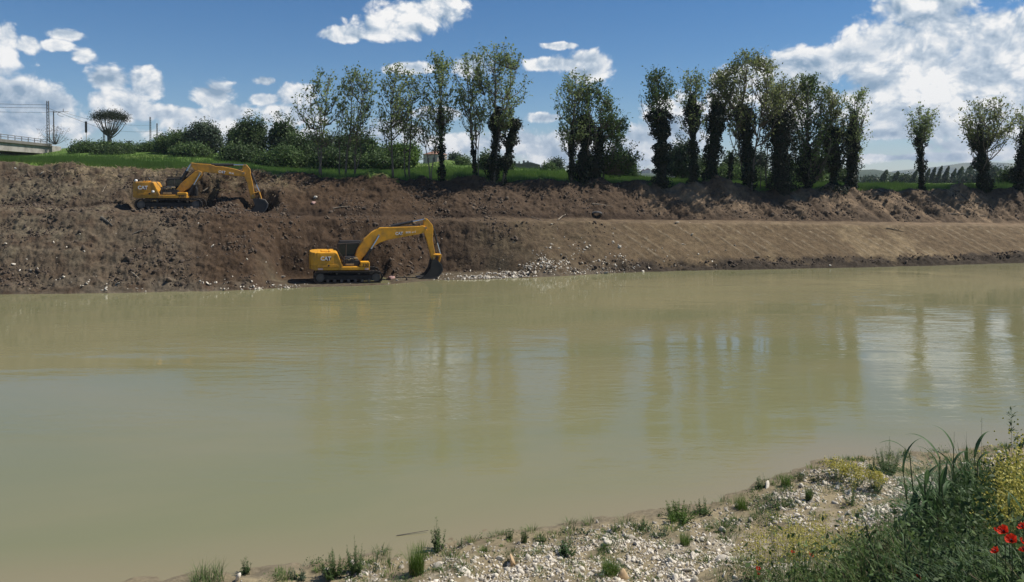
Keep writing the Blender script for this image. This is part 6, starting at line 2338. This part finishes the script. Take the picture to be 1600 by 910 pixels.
def reed(label, px, depth, top, nleaf=8, lean=0.0, nst=2, group='tall broad-bladed reed plants at the lower right'):
    q = near_at(px, depth)
    root = empty('reed_plant', q)
    tag(root, label, 'reed', group)
    H = max(0.5, at(px, top, depth).z - q.z) * 1.17
    mb = MB()
    lfs = []
    for s in range(nst):
        ox, oy = rr.gauss(0, 0.09), rr.gauss(0, 0.09)
        hs = H * (1 - 0.18 * s)
        tip = Vector((ox * 2.5 + lean * hs, oy * 2, hs * 0.80))
        pth = curve(Vector((ox, oy, -0.03)), tip, 0.4, 6)
        mb.tube(pth, [0.012, 0.011, 0.010, 0.009, 0.007, 0.004], 6)
        for k in range(nleaf // nst):
            t_ = 0.15 + 0.83 * k / max(1, nleaf // nst - 1)
            i = min(4, int(t_ * 5))
            lfs.append((pth[i].lerp(pth[i + 1], t_ * 5 - i), rr.uniform(0, 6.28), H * rr.uniform(0.22, 0.37) * (1.1 - 0.25 * t_)))
    mb.build('stem', M['stem_green'], root)
    for p_, an, ln in lfs:
        o = bpy.data.objects.new('leaf', leaf_meshes[rr.randrange(6)])
        COL.objects.link(o)
        o.parent = root
        o.location = p_
        o.rotation_euler = (rr.gauss(0, .12), rr.gauss(0, .12), an)
        o.scale = (ln, ln * rr.uniform(0.8, 1.2), ln)
    return root


for i, (px, dp, top, nl, ln, lb) in enumerate([
        (1468, 7.6, 684, 8, -0.10, 'tall reed at the left front of the clump with upright leaf tips'), (1452, 7.2, 700, 8, -0.12, 'reed leaning out to the left of the clump'), (1498, 7.6, 690, 10, 0.02, 'tallest bluish reed in the middle of the clump'),
        (1512, 8.0, 694, 8, 0.05, 'reed just right of the tallest one'), (1532, 8.2, 680, 8, 0.06, 'reed at the right back of the clump with a hooked leaf'), (1484, 6.9, 720, 10, 0.0, 'broad-leaved reed in front of the tallest one'),
        (1516, 6.6, 742, 10, 0.08, 'reed with wide arching leaves on the right of the clump'), (1546, 6.8, 730, 10, 0.10, 'reed arching right towards the yellow flowers'), (1440, 6.6, 748, 8, -0.12, 'short reed at the lower left of the clump'),
        (1472, 6.0, 770, 10, 0.0, 'low dark reed in the middle of the lower clump'), (1505, 5.6, 790, 10, 0.05, 'low reed with a drooping grey leaf near the bottom'), (1535, 5.8, 778, 10, 0.08, 'low reed left of the poppies'),
        (1456, 5.4, 815, 8, -0.08, 'small reed low in the bottom left of the clump'), (1490, 5.0, 835, 10, 0.0, 'bottommost reed with curled leaves'), (1432, 7.4, 752, 6, -0.10, 'thin reed leaning over the pebbles'), (1560, 7.6, 700, 8, 0.06, 'reed between the clump and the tall feathery weed')]):
    reed(lb, px, dp, top, int(nl * 6.5), ln, nst=8)


def herb_at(label, px, depth, top, spread, **k):
    q = near_at(px, depth)
    return herb(label, q, max(0.4, at(px, top, depth).z - q.z), spread, **k)


herb_at('tall dark feathery weed with a pointed top near the right edge', 1580, 8.4, 636, 0.16, nst=7, nl=110, leaf=0.10, mat='leaf_dark', seed=90, slim=0.25, name='feathery_weed', group='weeds of the foreground patch')
herb_at('thin seed-headed grass rising out of the reeds', 1532, 8.6, 652, 0.10, nst=4, nl=40, leaf=0.035, mat='leaf_olive', seed=91, slim=0.3, name='seed_grass', group='weeds of the foreground patch')
herb_at('loose seed-headed grass above the left half of the reeds', 1487, 8.4, 676, 0.14, nst=5, nl=34, leaf=0.03, mat='leaf_olive', seed=92, slim=0.3, name='seed_grass', group='weeds of the foreground patch')
for i, (px, dp, top, lb) in enumerate([(1588, 7.4, 676, 'yellow mustard bush, topmost at the right edge'), (1606, 7.0, 690, 'yellow mustard bush cut by the right edge'), (1584, 6.6, 716, 'yellow mustard bush below the topmost one'), (1600, 6.2, 745, 'dense yellow mustard bush halfway down the right edge'),
                                       (1574, 6.0, 770, 'sparser yellow-green mustard bush above the poppies'), (1612, 5.6, 780, 'yellow-green mustard bush just above the right poppies')]):
    herb_at(lb, px, dp, top, 0.22, nst=24, nl=40, leaf=0.035, mat='leaf_bright', flower='leaf_yellow', nf=34 if i < 4 else 14, fsz=0.022, seed=100 + i, name='mustard_plant', group='yellow mustard plants at the right edge', slim=0.4)
for i, (px, dp, top, lb) in enumerate([(1440, 5.2, 845, 'leafy dark plant at the bottom left of the reeds'), (1475, 4.8, 862, 'leafy dark plant at the bottom edge under the reeds'), (1520, 4.6, 860, 'leafy plant at the bottom edge left of the lowest poppy'),
                                       (1560, 4.6, 850, 'tangled green plant under the lowest poppy'), (1600, 4.6, 850, 'tangled green plant in the bottom right corner'), (1400, 6.0, 850, 'leafy plant at the bottom edge left of the reeds')]):
    herb_at(lb, px, dp, top, 0.22, nst=16, nl=46, leaf=0.05, mat='leaf_dark' if i < 3 else 'leaf_mid', seed=120 + i, group='weeds of the foreground patch', slim=0.4)


# dense lower growth among the reeds, and sprouts between the pebbles
n = 14000
ud = ur.uniform(4.2, 8.8, n)
up_x = ur.uniform(1425, 1680, n) + (8.8 - ud) * 4
ua_ = (up_x - 800) / FPX
bx0 = np.stack([ua_ * ud, ud, near_height(ua_ * ud, ud)[0] - 0.02], -1)
wgt = sst(up_x + 25 * fbm(bx0[:, 0] * 2, bx0[:, 1] * 2, 307, 2), 1425, 1480)
k_ = ur.random(n) < wgt
bx0 = bx0[k_]
n = len(bx0)
g = blades('reed_undergrowth', bx0, ur.uniform(0, 6.28, n), ur.uniform(0.25, 0.6, n) * (1 + 1.3 * sst(bx0[:, 0] / bx0[:, 1], 0.56, 0.60) * (1 - 0.7 * sst(bx0[:, 0] / bx0[:, 1], 0.645, 0.67)) * sst(bx0[:, 1], 6.0, 7.2)), ur.uniform(0.010, 0.028, n), ur.uniform(0.15, 0.95, n), 'leaf_reed', None, ur.uniform(0, 0.8, n), seg=5)
tag(g, 'dense dark blades filling the reed clump', None, None, 'stuff')
n = 9000
LP_ = bx0[ur.integers(0, len(bx0), n)] + ur.normal(size=(n, 3)) * np.array([.05, .05, 0])
LP_[:, 2] += ur.uniform(0.05, 0.55, n) * (1 + 0.75 * sst(LP_[:, 0] / LP_[:, 1], 0.56, 0.60) * (1 - sst(LP_[:, 0] / LP_[:, 1], 0.645, 0.67)))
g = leaves('leafy_undergrowth', LP_, ur.uniform(0.018, 0.055, n), np.clip(ur.normal(.35, .25, n), 0, 1), M['leaf_dark'], None, ur, slim=0.5)
tag(g, 'dark broad leaves between the reeds', None, None, 'stuff')
ns = 760
cx_ = ur.uniform(-4.5, 18, ns)
ct_ = ur.gamma(1.6, 1.5, ns) + 0.05
cy_ = np.interp(cx_, NX, NYv) - ct_ / 0.915
idx = np.repeat(np.arange(ns), 46)
csz_ = ur.uniform(0.05, 0.20, ns)
az_ = ur.uniform(0, 6.28, len(idx))
rr_ = csz_[idx] * np.sqrt(ur.random(len(idx)))
X_, Y_ = cx_[idx] + rr_ * np.cos(az_), cy_[idx] + rr_ * np.sin(az_)
B_ = np.stack([X_, Y_, near_height(X_, Y_)[0] - 0.01], -1)
kind_ = ur.integers(0, 3, ns)[idx]
for nm, kk, mt in (('sprouts', 0, 'leaf_bright'), ('low_weeds', 1, 'leaf_mid')):
    sel = kind_ == kk
    m0 = int(sel.sum())
    g = blades(nm, B_[sel], az_[sel], csz_[idx][sel] * ur.uniform(0.5, 1.3, m0), ur.uniform(0.005, 0.012, m0), ur.uniform(0.2, 1.0, m0), mt, None, ur.uniform(0, 1, m0), seg=3)
    tag(g, 'green shoots sprouting between the pebbles' if kk == 0 else 'low weeds scattered over the gravel bar', None, None, 'stuff')
sel = kind_ == 2
m0 = int(sel.sum())
L3 = B_[sel].copy()
L3[:, 2] += csz_[idx][sel] * ur.uniform(0.05, 0.9, m0)
g = leaves('leafy_weeds', L3, ur.uniform(0.02, 0.05, m0), np.clip(ur.normal(.45, .25, m0), 0, 1), M['leaf_mid'], None, ur, slim=0.5)
tag(g, 'small leafy weeds scattered over the gravel bar', None, None, 'stuff')


# poppies
def poppy(label, px, row, depth, r=0.042, tilt=0.3, two=False):
    head = at(px, row, depth)
    g_ = near_at(px, depth, row)
    root = empty('poppy', Vector((head.x, head.y, g_.z)))
    tag(root, label, 'poppy', 'red poppies in the foreground')
    h = head.z - g_.z
    mb = MB()
    mb.tube([(0.03, 0.02, -0.02), (0.015, 0.0, h * 0.5), (0, 0, h)], [0.003, 0.0025, 0.002], 5)
    mb.build('stem', M['stem_green'], root)
    rt = Matrix.Rotation(rr.uniform(-0.5, 0.5), 4, 'X') @ Matrix.Rotation(tilt, 4, 'Y')
    for k in range(4):
        an = k * math.pi / 2 + 0.3
        V, F, T = [(0, 0, 0)], [], [0.1]
        R_, A_ = 4, 7
        for i in range(1, R_ + 1):
            for j in range(A_):
                u = -0.75 + 1.5 * j / (A_ - 1)
                q = i / R_
                rad = 0.62 * r * q * (1 - 0.22 * u * u + 0.05 * math.sin(9 * u + k))
                V.append((rad * math.cos(u * 1.05), rad * math.sin(u * 1.05), r * 0.5 * q ** 1.6 * (0.8 if k % 2 else 1.0) + 0.006 * math.sin(7 * u + i) * q))
                T.append(0.2 + 0.7 * q + rr.uniform(-.1, .1))
        for j in range(A_ - 1):
            F.append((0, 1 + j, 2 + j, 2 + j))
        for i in range(R_ - 1):
            for j in range(A_ - 1):
                a = 1 + i * A_ + j
                F.append((a, a + A_, a + A_ + 1, a + 1))
        me = bpy.data.meshes.new('petal')
        me.from_pydata(V, [], [tuple(dict.fromkeys(f)) for f in F])
        me.materials.append(M['leaf_red'])
        at_ = me.attributes.new('tone', 'FLOAT', 'POINT')
        at_.data.foreach_set('value', T)
        o = bpy.data.objects.new('petal', me)
        COL.objects.link(o)
        o.parent = root
        o.matrix_local = Matrix.Translation((0, 0, h)) @ rt @ Matrix.Rotation(an, 4, 'Z')
    mb = MB()
    mb.tube([(0, 0, 0.001), (0, 0, 0.012), (0, 0, 0.016)], [0.003, 0.005, 0.004], 8)
    o = mb.build('flower_centre', M['black'], root)
    o.matrix_local = Matrix.Translation((0, 0, h)) @ rt
    return root


poppy('fully open red poppy, upper left one of the right-edge cluster', 1570, 832, 4.0, 0.050, -0.7)
poppy('red poppy overlapping the fully open one, just below it', 1581, 846, 3.9, 0.050, -0.5)
poppy('small red poppy bud-like flower left of the open pair', 1556, 830, 4.2, 0.028, 0.3)
poppy('lowest orange-red poppy of the right-edge cluster', 1557, 864, 4.0, 0.040, -0.6)
poppy('red poppy cut by the right edge, topmost of the cluster', 1599, 826, 4.0, 0.040, -0.6)
poppy('red poppy at the right edge level with the overlapping one', 1597, 848, 4.0, 0.036, 0.4)
poppy('red poppy at the right edge, nearest the bottom corner', 1600, 862, 4.0, 0.036, -0.4)
poppy('upper one of the two stacked red poppies in the yellow weeds', 1184, 890, 7.6, 0.042, 0.2)
poppy('lower one of the two stacked red poppies in the yellow weeds', 1185, 899, 7.5, 0.046, -0.5)
poppy('small faded red poppy in the middle of the yellow weeds', 1238, 864, 8.0, 0.036, 0.3)
poppy('dark red poppy right of the faded one', 1266, 868, 8.0, 0.050, 0.5)
poppy('small red poppy in the dark leaves left of the lowest reeds', 1434, 903, 5.2, 0.03, 0.4)
stc = near_hit(640, 838)
mb = MB()
mb.tube([(-0.35, -0.05, 0.0), (0.3, 0.12, 0.03)], [0.01, 0.006], 5)
o = mb.build('floating_stick', M['bark'])
o.location = at(646, 836, drow(836)) + Vector((0, 0, 0.01))
tag(o, 'thin dark stick floating in the shallows left of the weed with pale roots', 'stick')

# ------------------------------------------------------------------ air
HAZE = 0.00013
hz_ = MB()
hz_.box(-9000, 9000, -120, 4800, -12, 190)
m, N, L, p = new_mat('air')
N.remove(p)
pv = N.new('ShaderNodeVolumePrincipled')
pv.inputs['Color'].default_value = (0.80, 0.88, 1.0, 1)
pv.inputs['Density'].default_value = HAZE
L.new(pv.outputs[0], N['Material Output'].inputs['Volume'])
hz_o = hz_.build('haze', m)
tag(hz_o, 'thin bluish air that fades the distant hills', None, None, 'stuff')
